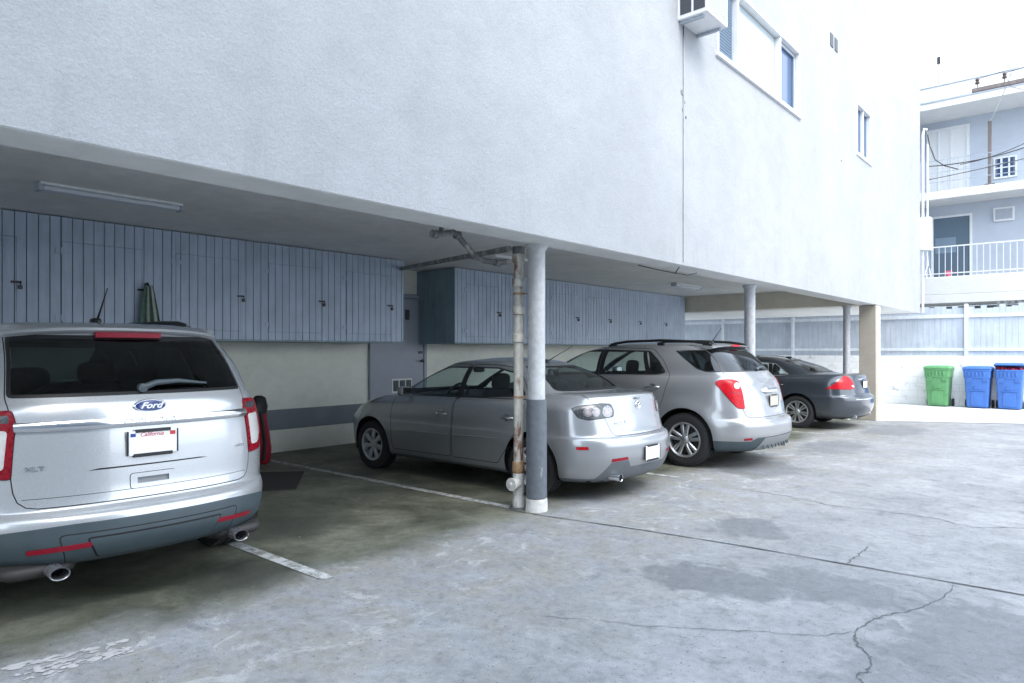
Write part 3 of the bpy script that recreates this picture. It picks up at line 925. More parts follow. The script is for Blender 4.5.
    b = MB(); b.box(x-.01, x+.004, -.045, .045, 1.028, 1.046); b.build('lid_button', M['clad_light'], bl, bevel=.004)
    skin_text(S, 'name_lettering', 'mazda 3', .045, M['satin'], bl, off, -.36, .80, sx=1.2)
    skin_text(S, 'trim_badge', 'i', .05, M['satin'], bl, off, .38, .84, bold=.002)
    exhaust_tip(root, -.045+off[0], -.53, .262, .038, .038, .3, M['chrome'])
    b = MB(); rbox(b, (-.4+off[0], -.48, .27), (.4, .34, .15), .5); b.build('exhaust_silencer', M['brake'], root, smooth=50)
    aerial(root, (-1.42+off[0], 0, 1.405), (-1.02+off[0], 0, 1.60), .0045)
    wells(S, root, off, ax, .375, .865)
    underbody(root, off, -4.2, -.3, .72, .20)
    st = dict(n=7, w0=.05, w1=.085, r0=.04, hub=.06)
    for a in ax:
        for s in (-1, 1): make_wheel(root, a[0], s*.765, s, .316, .205, .205, st, M['hubcap'], off)
    add_seats(root, [(-1.98, .52, 1.05, (-.36, .36)), (-1.12, .56, 1.0, (-.34, .34))], off, M['seat'])
    add_cockpit(root, -2.95, -.36, .98, off, .72)
    b = MB(); rbox(b, (-2.52+off[0], 0, 1.30), (.03, .2, .07), .5); b.tube([(-2.52+off[0], 0, 1.33), (-2.45+off[0], 0, 1.38)], .008, 6); b.build('rear_view_mirror', M['trim'], root, smooth=50)
    return root

# ------------------------------------------------------------------ the pale crossover
def crossover():
    root = thing('parked_suv', 'pale silver crossover SUV with big red tail lamps between the two sedans', 'SUV', (-5.625, 9.30, 0))
    off = (2.385, 0, 0)
    S = Shell([
        dict(z=.24, xf=-4.62, xr=-.17, hw=.82, ar=.5),
        dict(z=.275, xf=-4.68, xr=-.10, hw=.875, ar=.55),
        dict(z=.36, xf=-4.74, xr=-.035, hw=.905, ar=.6),
        dict(z=.46, xf=-4.77, xr=-.0, hw=.918, ar=.62),
        dict(z=.57, xf=-4.77, xr=.0, hw=.921, ar=.62),
        dict(z=.64, xf=-4.76, xr=-.03, hw=.921, ar=.62),
        dict(z=.67, xf=-4.75, xr=-.09, hw=.918, ar=.58),
        dict(z=.78, xf=-4.73, xr=-.115, hw=.918, ar=.55),
        dict(z=.92, xf=-4.70, xr=-.145, hw=.912, ar=.55),
        dict(z=[(-4.7, .90), (-3.6, 1.0), (0, 1.06)], xf=-4.62, xr=-.195, hw=.898, ar=.50, nr=2.7),
        dict(z=[(-4.7, .94), (-3.6, 1.07), (0, 1.15)], xf=-4.45, xr=-.25, hw=.875, ar=.44, nr=2.9),
        dict(z=[(-4.7, .97), (-3.6, 1.10), (-2, 1.16), (0, 1.205)], xf=-3.80, xr=-.305, hw=.845, ar=.40, nr=3.1),
        dict(z=[(-3.6, 1.13), (-2, 1.19), (0, 1.24)], xf=-3.62, xr=-.34, hw=[(-3.5, .79), (-2, .815), (-.4, .815)], ar=.38, nr=3.2, af=.4, nf=3.3),
        dict(z=1.41, xf=-3.14, xr=-.485, hw=[(-3.1, .725), (-2, .77), (-.5, .75)], ar=.36, nr=3.2, af=.38, nf=3.4),
        dict(z=1.545, xf=-2.80, xr=-.63, hw=[(-2.8, .665), (-2, .70), (-.6, .68)], ar=.36, nr=3.1, af=.36, nf=3.4),
        dict(z=1.61, xf=-2.60, xr=-.73, hw=.63, ar=.40),
        dict(z=1.645, xf=-2.4, xr=-.98, hw=.45, ar=.4),
        dict(z=1.66, xf=-2.25, xr=-1.3, hw=.2, ar=.3, af=.3),
        dict(z=1.662, xf=-2.1, xr=-1.5, hw=.02, ar=.2, af=.2)])
    ax = [(-.98, .36), (-3.84, .36)]
    S.bulge(flare(ax, .43, .028, .17))
    S.cut([(.3, .44), (-.10, .43), (-.16, .385), (-.55, .385), (-.60, .36), (-3.4, .32), (-4.3, .38), (-5.3, .40), (-5.3, 0), (.3, 0)], 'all', 'clad')
    for a in ax: S.cut(arch_poly(a[0], .415, a[1]+.01), 'side', 'arch')
    S.remove('arch')
    S.panel(rounded([(-2.44, .36), (-1.52, .36), (-1.42, .62), (-1.30, .85), (-1.22, 1.19), (-1.36, 1.42), (-1.55, 1.575), (-2.36, 1.60), (-2.42, 1.1)], .05), 'side', 'rear_door', .007)
    S.panel(rounded([(-3.48, .36), (-2.445, .36), (-2.425, 1.1), (-2.365, 1.60), (-2.72, 1.58), (-3.30, 1.24), (-3.46, 1.12)], .05), 'side', 'front_door', .007)
    S.panel(rounded([(-3.34, 1.17), (-2.44, 1.195), (-2.40, 1.56), (-2.70, 1.55), (-3.04, 1.37)], [.02, .02, .03, .08, .1]), 'side', 'wa', .022, 'wtrim')
    S.panel(rounded([(-2.36, 1.20), (-1.42, 1.21), (-1.30, 1.245), (-1.44, 1.42), (-1.60, 1.545), (-2.31, 1.56)], .035), 'side', 'wb', .022, 'wtrim')
    S.cut([(-1.60, 1.19), (-1.52, 1.19), (-1.66, 1.57), (-1.72, 1.57)], 'side', 'wtrim', ['wb'])
    S.cut([(-2.47, 1.19), (-2.345, 1.195), (-2.295, 1.565), (-2.425, 1.565)], 'side', 'wtrim', ['front_door', 'rear_door', 'gap', 'wtrim'])
    S.panel(rounded([(-.74, 1.165), (.74, 1.165), (.64, 1.55), (-.64, 1.55)], .05), 'front', 'windscreen', .025, 'wtrim')
    S.panel(rounded([(-.70, .675), (.70, .675), (.74, .90), (.73, 1.215), (.755, 1.24), (.65, 1.60), (-.65, 1.60), (-.755, 1.24), (-.73, 1.215), (-.74, .90)], [.1, .1, .1, .03, .02, .02, .02, .02, .03, .1]), 'rear', 'tailgate', .006)
    # wrap-round dark glass at the back
    for s in (-1, 1):
        S.panel(rounded([(s*.60, 1.262), (s*.94, 1.262), (s*1.33, 1.565), (s*1.06, 1.565)] if False else [(-.46, 1.262), (-.72, 1.262), (-.86, 1.30), (-1.22, 1.545), (-.62, 1.565)], .02), 'side', 'wq', .018, 'wtrim') if s < 0 else None
    S.panel(rounded([(-.75, 1.262), (.75, 1.262), (.635, 1.595), (-.635, 1.595)], .02), 'rear', 'rear_window', .016, 'wtrim', only=['body', 'tailgate', 'gap', 'wtrim', 'wq'])
    for s in (-1, 1):
        q = [(s*.672, .79), (s*.78, .80), (s*.87, .90), (s*1.035, 1.12), (s*.99, 1.165), (s*.86, 1.178), (s*.73, 1.155), (s*.688, 1.0)]
        S.panel(rounded(q, .03), 42*s, 'lamp', .005)
        S.cut(circle2(s*.765, 1.09, .040, 18), 42*s, 'lens', ['lamp'])
        S.cut(rounded([(s*.725, .99), (s*.88, 1.0), (s*.885, 1.015), (s*.725, 1.005)], .003), 42*s, 'seam', ['lamp'])
        S.panel(rounded([(s*.60, .40), (s*.72, .395), (s*.725, .425), (s*.61, .432)], .005), 42*s, 'reflector', .002)
    S.panel(rounded([(-.58, .24), (.58, .24), (.50, .43), (-.50, .43)], .03), 'rear', 'insert', .004)
    P = M['silver_warm']
    S.take(['body', 'gap', 'wtrim'], 'body', [P, M['gap'], M['trim']], root, off)
    S.take(['clad'], 'lower_bumper', [M['clad']], root, off)
    tg = S.take(['tailgate'], 'tailgate', [P], root, off)
    S.take(['insert'], 'bumper_insert', [M['clad_light']], root, off, .004)
    S.take(['rear_window'], 'rear_window', [M['glass_dark']], tg, off, -.003)
    S.take(['windscreen'], 'windscreen', [M['glass']], root, off, -.003)
    for s in (-1, 1):
        fd = S.take(['front_door'], 'door', [P], root, off, side=s); S.take(['wa'], 'window', [M['glass']], fd, off, -.004, s)
        rd = S.take(['rear_door'], 'door', [P], root, off, side=s); S.take(['wb'], 'window', [M['glass_mid']], rd, off, -.004, s)
        S.take(['wq'], 'quarter_window', [M['glass_dark']], root, off, -.003, s)
        door_handle(S, -2.58, 1.03, fd, off, M['satin'], s, .2); door_handle(S, -1.46, 1.05, rd, off, M['satin'], s, .2)
        mirror_part(S, -3.2, 1.16, fd, off, P, s)
        tl = S.take(['lamp', 'seam'], 'tail_light', [M['red'], M['red_dark']], root, off, .010, s, .014)
        S.take(['lens'], 'reverse_lens', [M['lens_white']], tl, off, .010, s)
        S.take(['reflector'], 'reflector', [M['red_dark']], root, off, .003, s, .005)
        b = MB(); y = s*.575
        xs = [-.74, -.84, -1.0, -1.5, -2.05, -2.26, -2.36]; zs = [.0, .03, .05, .060, .055, .035, .0]
        b.tube([(x+off[0], y, 1.612+z+.02*(1-abs(x+1.55)/.9)) for x, z in zip(xs, zs)], [.02]*7, 10)
        for x in (-.82, -1.5, -2.28): b.box(x-.05+off[0], x+.05+off[0], y-.018, y+.018, 1.56, 1.655)
        b.build('roof_rail', M['trim'], root, smooth=50)
    # ribs of the lower bumper
    b = MB()
    for k in range(9):
        y = -.44+.11*k; p, n = S.hit('rear', y, .31); b.obox((p.x+off[0]+.002, y, .315), (.016, .02, .10), (0, -.25, 0))
    b.build('bumper_rib', M['clad'], root, bevel=.006)
    # grab bar over the plate
    bar = bar_on(S, 'rear', [(-.29+.58*i/16, 1.01) for i in range(17)], .075, .042, 'tailgate_handle', M['chrome'], tg, off)
    licence_plate(S, tg, off, 0, .875, M['plate_tan'], .30, .15, marks=None)
    b = MB(); ny = 20; sec = 6; vs = []
    for i in range(ny+1):
        t = -1+2*i/ny; y = .625*t; k = abs(t)**3
        for (x, z) in ((-1.05, 1.648-.02*t*t), (-.80, 1.640-.03*k), (-.66-.06*k, 1.622-.03*k), (-.645-.06*k, 1.610-.03*k), (-.66-.06*k, 1.595-.03*k), (-.80-.05*k, 1.585-.03*k)):
            vs.append((x+off[0], y, z))
    b.add(vs, [(i*sec+j, (i+1)*sec+j, (i+1)*sec+j+1, i*sec+j+1) for i in range(ny) for j in range(sec-1)] + [tuple(range(sec)), tuple(ny*sec+j for j in range(sec))])
    sp = b.build('roof_spoiler', P, root, smooth=45)
    b = MB(); rbox(b, (-.655+off[0], 0, 1.612), (.03, .3, .03), .4); b.build('brake_light', M['red'], sp, smooth=50)
    b = MB()
    pts = [S.hit('rear', y, z) for y, z in ((.02, 1.275), (.1, 1.295), (.25, 1.30), (.44, 1.285))]
    b.tube([p+n*d+Vector(off) for (p, n), d in zip(pts, (.01, .03, .03, .015))], [.02, .018, .014, .007], 10)
    b.build('wiper', M['clad'], tg, smooth=50)
    aerial(root, (-1.02+off[0], 0, 1.65), (-.88+off[0], .05, 1.87), .006)
    b = MB(); b.tube([(-.5+off[0], .45, .25), (-.12+off[0], .45, .24)], .03, 12); b.build('exhaust_pipe', M['satin'], root, smooth=50)
    wells(S, root, off, ax, .43, .905)
    underbody(root, off, -4.5, -.35, .75, .25)
    st = dict(n=5, w0=.045, w1=.055, split=.048, r0=.05, hub=.065)
    for a in ax:
        for s in (-1, 1): make_wheel(root, a[0], s*.80, s, .36, .235, .228, st, M['alloy'], off)
    add_seats(root, [(-2.25, .66, 1.18, (-.37, .37)), (-1.35, .70, 1.16, (-.36, .36))], off, M['seat'])
    add_cockpit(root, -3.1, -.37, 1.12, off, .74)
    b = MB(); rbox(b, (-.72+off[0], -.1, 1.20), (.2, .5, .2), .6); b.build('parcel', M['seat_grey'], root, smooth=50)
    return root

# ------------------------------------------------------------------ the dark sedan
def dark_sedan():
    root = thing('parked_sedan', 'dark graphite blue four-door sedan, farthest car in the carport', 'car', (-5.925, 14.98, 0))
    off = (2.425, 0, 0)
    S = Shell([
        dict(z=.22, xf=-4.72, xr=-.16, hw=.80, ar=.5, af=.6),
        dict(z=.26, xf=-4.78, xr=-.10, hw=.855, ar=.55, af=.7),
        dict(z=.36, xf=-4.83, xr=-.03, hw=.885, ar=.62, af=.8),
        dict(z=.48, xf=-4.85, xr=-.0, hw=.90, ar=.64, af=.85),
        dict(z=.57, xf=-4.85, xr=.0, hw=.906, ar=.64, af=.85),
        dict(z=.64, xf=-4.84, xr=-.02, hw=.907, ar=.62, af=.85),
        dict(z=.675, xf=-4.82, xr=-.075, hw=.903, ar=.6, af=.85),
        dict(z=[(-4.4, .70), (-3.6, .77), (0, .79)], xf=-4.78, xr=-.10, hw=.90, ar=.58, af=.9),
        dict(z=[(-4.6, .74), (-3.6, .85), (-2.5, .91), (0, .93)], xf=-4.70, xr=-.13, hw=.885, ar=.56, af=.9),
        dict(z=[(-4.6, .77), (-3.6, .91), (-2.5, .955), (-.8, 1.0), (0, 1.02)], xf=-4.6, xr=-.15, hw=[(-4, .84), (-2.5, .86), (-1, .85), (0, .82)], ar=.55, af=.9),
        dict(z=[(-4.6, .78), (-3.8, .95), (-2.5, .965), (-.8, 1.03), (0, 1.065)], xf=-4.3, xr=-.165, hw=[(-4, .80), (-2.5, .835), (-1, .81), (0, .76)], ar=.5, af=.8),
        dict(z=[(-3.8, .985), (-2.5, .985), (-1., 1.06), (-.3, 1.09)], xf=-3.75, xr=-.32, hw=[(-3.5, .76), (-2.5, .815), (-1, .77), (0, .68)], ar=.42, af=.6),
        dict(z=[(-3.6, 1.0), (-2.5, 1.0), (-1., 1.075), (-.5, 1.10)], xf=-3.62, xr=-.68, hw=[(-3.5, .75), (-2.5, .803), (-1, .745), (-.5, .68)], ar=.38, af=.5),
        dict(z=[(-3.2, 1.17), (-.9, 1.225)], xf=-3.22, xr=-1.0, hw=[(-3, .68), (-2., .742), (-.9, .66)], ar=.36, af=.4, nf=3.3),
        dict(z=[(-2.8, 1.32), (-1.9, 1.335), (-1.3, 1.325)], xf=-2.85, xr=-1.35, hw=[(-2.7, .62), (-2., .662), (-1.2, .60)], ar=.35, af=.4, nf=3.3),
        dict(z=[(-2.6, 1.395), (-1.9, 1.405), (-1.5, 1.385)], xf=-2.62, xr=-1.58, hw=.58, ar=.4, af=.4),
        dict(z=[(-2.4, 1.435), (-1.7, 1.43)], xf=-2.42, xr=-1.78, hw=.44, ar=.35, af=.35),
        dict(z=1.45, xf=-2.3, xr=-1.95, hw=.2, ar=.15, af=.15),
        dict(z=1.453, xf=-2.2, xr=-2.05, hw=.02, ar=.06, af=.06)])
    ax = [(-1.14, .325), (-3.88, .325)]
    S.bulge(flare(ax, .38, .016, .14))
    for a in ax: S.cut(arch_poly(a[0], .365, a[1]+.01), 'side', 'arch')
    S.remove('arch')
    S.panel(rounded([(-3.42, .32), (-2.34, .32), (-2.31, .90), (-2.22, 1.365), (-2.68, 1.355), (-3.2, 1.06), (-3.40, .96)], .05), 'side', 'front_door', .007)
    S.panel(rounded([(-2.33, .32), (-1.62, .32), (-1.48, .5), (-1.30, .8), (-1.26, 1.05), (-1.42, 1.22), (-1.60, 1.33), (-2.21, 1.368), (-2.30, .9)], .05), 'side', 'rear_door', .007)
    S.panel(rounded([(-3.3, .995), (-2.32, .998), (-2.26, 1.325), (-2.68, 1.318), (-3.0, 1.17)], .03), 'side', 'wa', .014, 'wchrome')
    S.panel(rounded([(-2.26, .998), (-1.45, 1.04), (-1.33, 1.065), (-1.62, 1.285), (-2.20, 1.328)], .03), 'side', 'wb', .014, 'wchrome')
    S.cut([(-1.68, .98), (-1.64, .98), (-1.76, 1.36), (-1.79, 1.36)], 'side', 'wtrim', ['wb'])
    S.panel(rounded([(-.71, 1.02), (.71, 1.02), (.60, 1.36), (-.60, 1.36)], .05), 'front', 'windscreen', .025, 'wtrim')
    S.panel(rounded([(-.67, 1.108), (.67, 1.108), (.53, 1.36), (-.53, 1.36)], .05), 'rear', 'rear_window', .022, 'wtrim')
    S.panel(rounded([(-.50, .70), (.50, .70), (.62, .85), (.64, 1.05), (.60, 1.088), (-.60, 1.088), (-.64, 1.05), (-.62, .85)], [.05, .05, .05, .03, .02, .02, .03, .05]), 'rear', 'boot_lid', .005)
    for s in (-1, 1):
        q = [(s*1.08, .80), (s*.85, .795), (s*.60, .79), (s*.49, .82), (s*.53, .96), (s*.62, 1.05), (s*.70, 1.06), (s*.88, .935)]
        S.panel(rounded(q, .015), 44*s, 'lamp', .005)
        S.cut(rounded([(s*.505, .835), (s*.56, .838), (s*.575, .87), (s*.52, .872)], .008), 44*s, 'lens', ['lamp'])
    S.cut([(.3, .27), (-5.3, .27), (-5.3, 0), (.3, 0)], 'all', 'clad')
    P = M['navy']
    S.take(['body', 'gap', 'wtrim', 'wchrome'], 'body', [P, M['gap'], M['trim'], M['chrome']], root, off)
    S.take(['clad'], 'lower_bumper', [M['plastic']], root, off)
    bl = S.take(['boot_lid'], 'boot_lid', [P], root, off)
    S.take(['rear_window'], 'rear_window', [M['glass_mid']], root, off, -.003)
    S.take(['windscreen'], 'windscreen', [M['glass']], root, off, -.003)
    for s in (-1, 1):
        fd = S.take(['front_door'], 'door', [P], root, off, side=s); S.take(['wa'], 'window', [M['glass']], fd, off, -.004, s)
        rd = S.take(['rear_door'], 'door', [P], root, off, side=s); S.take(['wb'], 'window', [M['glass']], rd, off, -.004, s)
        door_handle(S, -2.5, .84, fd, off, P, s); door_handle(S, -1.5, .86, rd, off, P, s)
        mirror_part(S, -3.18, .99, fd, off, P, s)
        tl = S.take(['lamp'], 'tail_light', [M['red']], root, off, .008, s, .012)
        S.take(['lens'], 'reverse_lens', [M['lens_white']], tl, off, .009, s)
    licence_plate(S, bl, off, 0, .875, M['plate'], .30, .15, marks=None)
    bar_on(S, 'rear', [(-.33+.66*i/12, .985) for i in range(13)], .03, .016, 'chrome_strip', M['chrome'], bl, off)
    bar_on(S, 'rear', [(-.62+1.24*i/16, .60) for i in range(17)], .03, .012, 'bumper_moulding', M['chrome'], root, off)
    b = MB(); rbox(b, (-1.6+off[0], 0, 1.405), (.14, .05, .04), .7); b.build('antenna', P, root, smooth=50)
    b = MB()
    for s in (-1, 1): b.tube([(-.6+off[0], s*.5, .26), (-.13+off[0], s*.52, .255)], .030, 12)
    b.build('exhaust_pipe', M['satin'], root, smooth=50)
    wells(S, root, off, ax, .38, .89)
    underbody(root, off, -4.5, -.3, .74, .21)
    st = dict(n=7, w0=.03, w1=.035, split=.03, r0=.05, hub=.06)
    for a in ax:
        for s in (-1, 1): make_wheel(root, a[0], s*.79, s, .325, .215, .215, st, M['alloy'], off)
    add_seats(root, [(-2.15, .52, 1.04, (-.37, .37)), (-1.3, .55, 1.0, (-.35, .35))], off, M['seat_grey'])
    add_cockpit(root, -3.1, -.37, .98, off, .74)
    return root
# ------------------------------------------------------------------ materials of the place
def stucco(name, col, grain=70., strength=.35, stain=.10, dist=.008, drip=False):
    m, nt, b, o = new_mat(name)
    p = world_pos(nt)
    n1 = noise(nt, p, grain, 3, .65); n2 = noise(nt, p, grain*.22, 4, .6)
    tr = nt.nodes.new('ShaderNodeMapping'); tr.inputs['Rotation'].default_value = (.5, .2, .3); tr.inputs['Scale'].default_value = (1, 1.0, 1.5); nt.links.new(p, tr.inputs[0])
    n3 = noise(nt, tr.outputs[0], grain*.05, 5, .6, .5)                  # the sweep of the trowel
    h = math_(nt, 'MULTIPLY_ADD', n2.outputs[0], .8, n1.outputs[0]); h = math_(nt, 'MULTIPLY_ADD', n3.outputs[0], .9, h)
    bump(nt, b, h, strength, dist)
    big = noise(nt, p, .55, 8, .62)
    mp = nt.nodes.new('ShaderNodeMapping'); mp.inputs['Scale'].default_value = (3.2, 3.2, .22); nt.links.new(p, mp.inputs[0])
    st = noise(nt, mp.outputs[0], 1.0, 6, .6)
    r1 = ramp(nt, [(.32, [c*(1-stain) for c in col]), (.62, col)], big.outputs[0])
    r2 = ramp(nt, [(.28, 1-stain*.2), (.6, 1.)], st.outputs[0])
    sp = ramp(nt, [(.36, .95), (.58, 1.02)], n1.outputs[0])
    r3 = ramp(nt, [(.36, 1-stain*.5), (.56, 1.), (.75, 1+stain*.25)], n3.outputs[0])
    c = mixc(nt, 1., r1.outputs[0], r2.outputs[0], 'MULTIPLY'); c = mixc(nt, 1., c, r3.outputs[0], 'MULTIPLY'); c = mixc(nt, 1., c, sp.outputs[0], 'MULTIPLY')
    if drip:                                     # grime that has run down to the lower edge of the wall
        sp_ = nt.nodes.new('ShaderNodeSeparateXYZ'); nt.links.new(p, sp_.inputs[0])
        mr = nt.nodes.new('ShaderNodeMapRange'); nt.links.new(sp_.outputs[2], mr.inputs[0]); mr.inputs[1].default_value = 3.25; mr.inputs[2].default_value = 2.55
        m2 = nt.nodes.new('ShaderNodeMapping'); m2.inputs['Scale'].default_value = (5, 5, .5); nt.links.new(p, m2.inputs[0])
        dn = noise(nt, m2.outputs[0], 1.3, 7, .65); dr = ramp(nt, [(.54, 0.), (.70, .22)], dn.outputs[0])
        c = mixc(nt, math_(nt, 'MULTIPLY', dr.outputs[0], mr.outputs[0]), c, (.16, .16, .155))
    nt.links.new(c, b.inputs['Base Color']); b.inputs['Roughness'].default_value = .88
    b.inputs['Specular IOR Level'].default_value = .25
    return m

def concrete_ground():
    """weathered driveway slab: clean rain-washed concrete outside, olive grey grime and painted shade under the roof, wet patches"""
    m, nt, b, o = new_mat('driveway_concrete')
    p = world_pos(nt)
    n1 = noise(nt, p, .9, 9, .62); n2 = noise(nt, p, 5.5, 8, .65, .6); n3 = noise(nt, p, 160, 3, .7); n4 = noise(nt, p, 26, 5, .65)
    clean = ramp(nt, [(.30, (.196, .202, .213)), (.5, (.256, .262, .274)), (.72, (.325, .329, .338))], n1.outputs[0])
    mott = ramp(nt, [(.28, .66), (.46, .94), (.6, 1.02), (.75, 1.18)], n2.outputs[0])
    c = mixc(nt, 1., clean.outputs[0], mott.outputs[0], 'MULTIPLY')
    # pale mineral bloom and tan rust near the drip line
    sep = nt.nodes.new('ShaderNodeSeparateXYZ'); nt.links.new(p, sep.inputs[0])
    nb = noise(nt, p, 1.15, 6, .6, .4)
    xw = math_(nt, 'MULTIPLY_ADD', math_(nt, 'SUBTRACT', nb.outputs[0], .5), 1.3, sep.outputs[0])
    bandr = nt.nodes.new('ShaderNodeMapRange'); nt.links.new(xw, bandr.inputs[0])
    bandr.inputs[1].default_value = -1.5; bandr.inputs[2].default_value = -3.3
    nr = noise(nt, p, 2.1, 8, .7, .8)
    rb = ramp(nt, [(.40, 0.), (.62, .75)], nr.outputs[0])
    c = mixc(nt, math_(nt, 'MULTIPLY', rb.outputs[0], bandr.outputs[0]), c, (.235, .222, .185))
    nw = noise(nt, p, 2.8, 9, .72, 1.2)
    rw = ramp(nt, [(.55, 0.), (.63, .6)], nw.outputs[0])
    bd2 = nt.nodes.new('ShaderNodeMapRange'); nt.links.new(xw, bd2.inputs[0]); bd2.inputs[1].default_value = -1.6; bd2.inputs[2].default_value = -3.4
    c = mixc(nt, math_(nt, 'MULTIPLY', rw.outputs[0], bd2.outputs[0]), c, (.42, .42, .415))
    # under the roof: grime, with some of the carport shade painted into its colour
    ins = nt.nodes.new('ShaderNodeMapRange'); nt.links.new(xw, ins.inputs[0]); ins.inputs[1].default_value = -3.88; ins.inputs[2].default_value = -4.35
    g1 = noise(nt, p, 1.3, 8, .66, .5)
    grime_shade = ramp(nt, [(.28, (.042, .045, .032)), (.46, (.115, .120, .086)), (.66, (.215, .218, .165))], g1.outputs[0])
    gm = mixc(nt, 1., grime_shade.outputs[0], mott.outputs[0], 'MULTIPLY')
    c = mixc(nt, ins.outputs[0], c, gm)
    # oil spots in the bays
    vo = nt.nodes.new('ShaderNodeTexVoronoi'); vo.inputs['Scale'].default_value = .62; vo.feature = 'F1'
    mp = nt.nodes.new('ShaderNodeVectorMath'); mp.operation = 'ADD'; nt.links.new(p, mp.inputs[0])
    nn = noise(nt, p, 2.4, 5, .6); sc = nt.nodes.new('ShaderNodeVectorMath'); sc.operation = 'SCALE'; sc.inputs['Scale'].default_value = .55
    nt.links.new(nn.outputs[1], sc.inputs[0]); nt.links.new(sc.outputs[0], mp.inputs[1]); nt.links.new(mp.outputs[0], vo.inputs['Vector'])
    oil = ramp(nt, [(.16, .7), (.36, 0.)], vo.outputs['Distance'])
    c = mixc(nt, math_(nt, 'MULTIPLY', oil.outputs[0], ins.outputs[0]), c, (.035, .037, .033))
    # damp patches on the drive
    damp = None
    for (cx, cy, rx, ry, s) in ((-1.95, 4.36, .62, .42, 1.), (-1.35, 4.75, .55, .30, .9), (-.45, 4.35, .62, .72, 1.), (-.75, 3.75, .3, .45, .6), (-2.38, 5.92, .26, .42, .9), (-2.15, 5.75, .2, .2, .8), (-1.2, 9.2, .5, .4, .35), (-3.35, 8.9, .5, .9, .75), (-3.25, 11.8, .55, 1.3, .75), (-3.1, 14.9, .6, 1.1, .75)):
        v = nt.nodes.new('ShaderNodeVectorMath'); v.operation = 'SUBTRACT'; nt.links.new(p, v.inputs[0]); v.inputs[1].default_value = (cx, cy, 0)
        v2 = nt.nodes.new('ShaderNodeVectorMath'); v2.operation = 'DIVIDE'; nt.links.new(v.outputs[0], v2.inputs[0]); v2.inputs[1].default_value = (rx, ry, 1)
        ln = nt.nodes.new('ShaderNodeVectorMath'); ln.operation = 'LENGTH'; nt.links.new(v2.outputs[0], ln.inputs[0])
        wob = math_(nt, 'MULTIPLY_ADD', math_(nt, 'SUBTRACT', n2.outputs[0], .5), 1.5, ln.outputs['Value'])
        wob = math_(nt, 'MULTIPLY_ADD', math_(nt, 'SUBTRACT', n1.outputs[0], .5), 1.2, wob)
        r = ramp(nt, [(.70, s), (1.0, 0.)], wob)
        damp = r.outputs[0] if damp is None else math_(nt, 'MAXIMUM', damp, r.outputs[0])
    c = mixc(nt, math_(nt, 'MULTIPLY', damp, .68), c, (.115, .123, .135))
    nf = noise(nt, p, 42, 2, .5); fleck = ramp(nt, [(.27, .40), (.35, 1.), (.66, 1.), (.74, 1.3)], nf.outputs[0])
    nm = noise(nt, p, 15, 7, .7, .6); md = ramp(nt, [(.30, .78), (.5, 1.), (.7, 1.14)], nm.outputs[0])
    c = mixc(nt, 1., c, md.outputs[0], 'MULTIPLY')
    c = mixc(nt, 1., c, fleck.outputs[0], 'MULTIPLY')
    fine = ramp(nt, [(.3, .74), (.7, 1.2)], n3.outputs[0])
    c = mixc(nt, 1., c, fine.outputs[0], 'MULTIPLY')
    pit = ramp(nt, [(.30, .55), (.40, 1.)], n4.outputs[0])
    c = mixc(nt, .55, c, pit.outputs[0], 'MULTIPLY')
    nt.links.new(c, b.inputs['Base Color'])
    rr = math_(nt, 'SUBTRACT', .86, math_(nt, 'MULTIPLY', damp, .22))
    rr = math_(nt, 'SUBTRACT', rr, math_(nt, 'MULTIPLY', ins.outputs[0], .30))
    rg = ramp(nt, [(.3, -.10), (.7, .12)], n1.outputs[0])
    nt.links.new(rr, b.inputs['Roughness'])
    h = math_(nt, 'MULTIPLY_ADD', n4.outputs[0], 1.4, n3.outputs[0])
    bump(nt, b, h, .35, .004)
    return m

def worn_paint(name, col, under, lo=.44, hi=.56, scale=9.):
    m, nt, b, o = new_mat(name)
    p = world_pos(nt)
    n = noise(nt, p, scale, 9, .72, .4)
    r = ramp(nt, [(lo, 0.), (hi, 1.)], n.outputs[0])
    n2 = noise(nt, p, 60, 4, .6); v = ramp(nt, [(.3, .75), (.7, 1.1)], n2.outputs[0])
    nt.links.new(mixc(nt, 1., mixc(nt, r.outputs[0], under, col), v.outputs[0], 'MULTIPLY'), b.inputs['Base Color'])
    b.inputs['Roughness'].default_value = .8
    return m

def painted_wood(name, col, var=.12):
    m, nt, b, o = new_mat(name)
    p = world_pos(nt)
    mp = nt.nodes.new('ShaderNodeMapping'); mp.inputs['Scale'].default_value = (7, 7, .7); nt.links.new(p, mp.inputs[0])
    n = noise(nt, mp.outputs[0], 2.2, 7, .6, .3)
    n2 = noise(nt, p, 3.1, 5, .6)
    r = ramp(nt, [(.28, [c*(1-var) for c in col]), (.7, [min(1, c*(1+var)) for c in col])], n.outputs[0])
    r2 = ramp(nt, [(.3, .88), (.65, 1.04)], n2.outputs[0])
    nt.links.new(mixc(nt, 1., r.outputs[0], r2.outputs[0], 'MULTIPLY'), b.inputs['Base Color'])
    b.inputs['Roughness'].default_value = .62
    bump(nt, b, n.outputs[0], .12, .003)
    return m

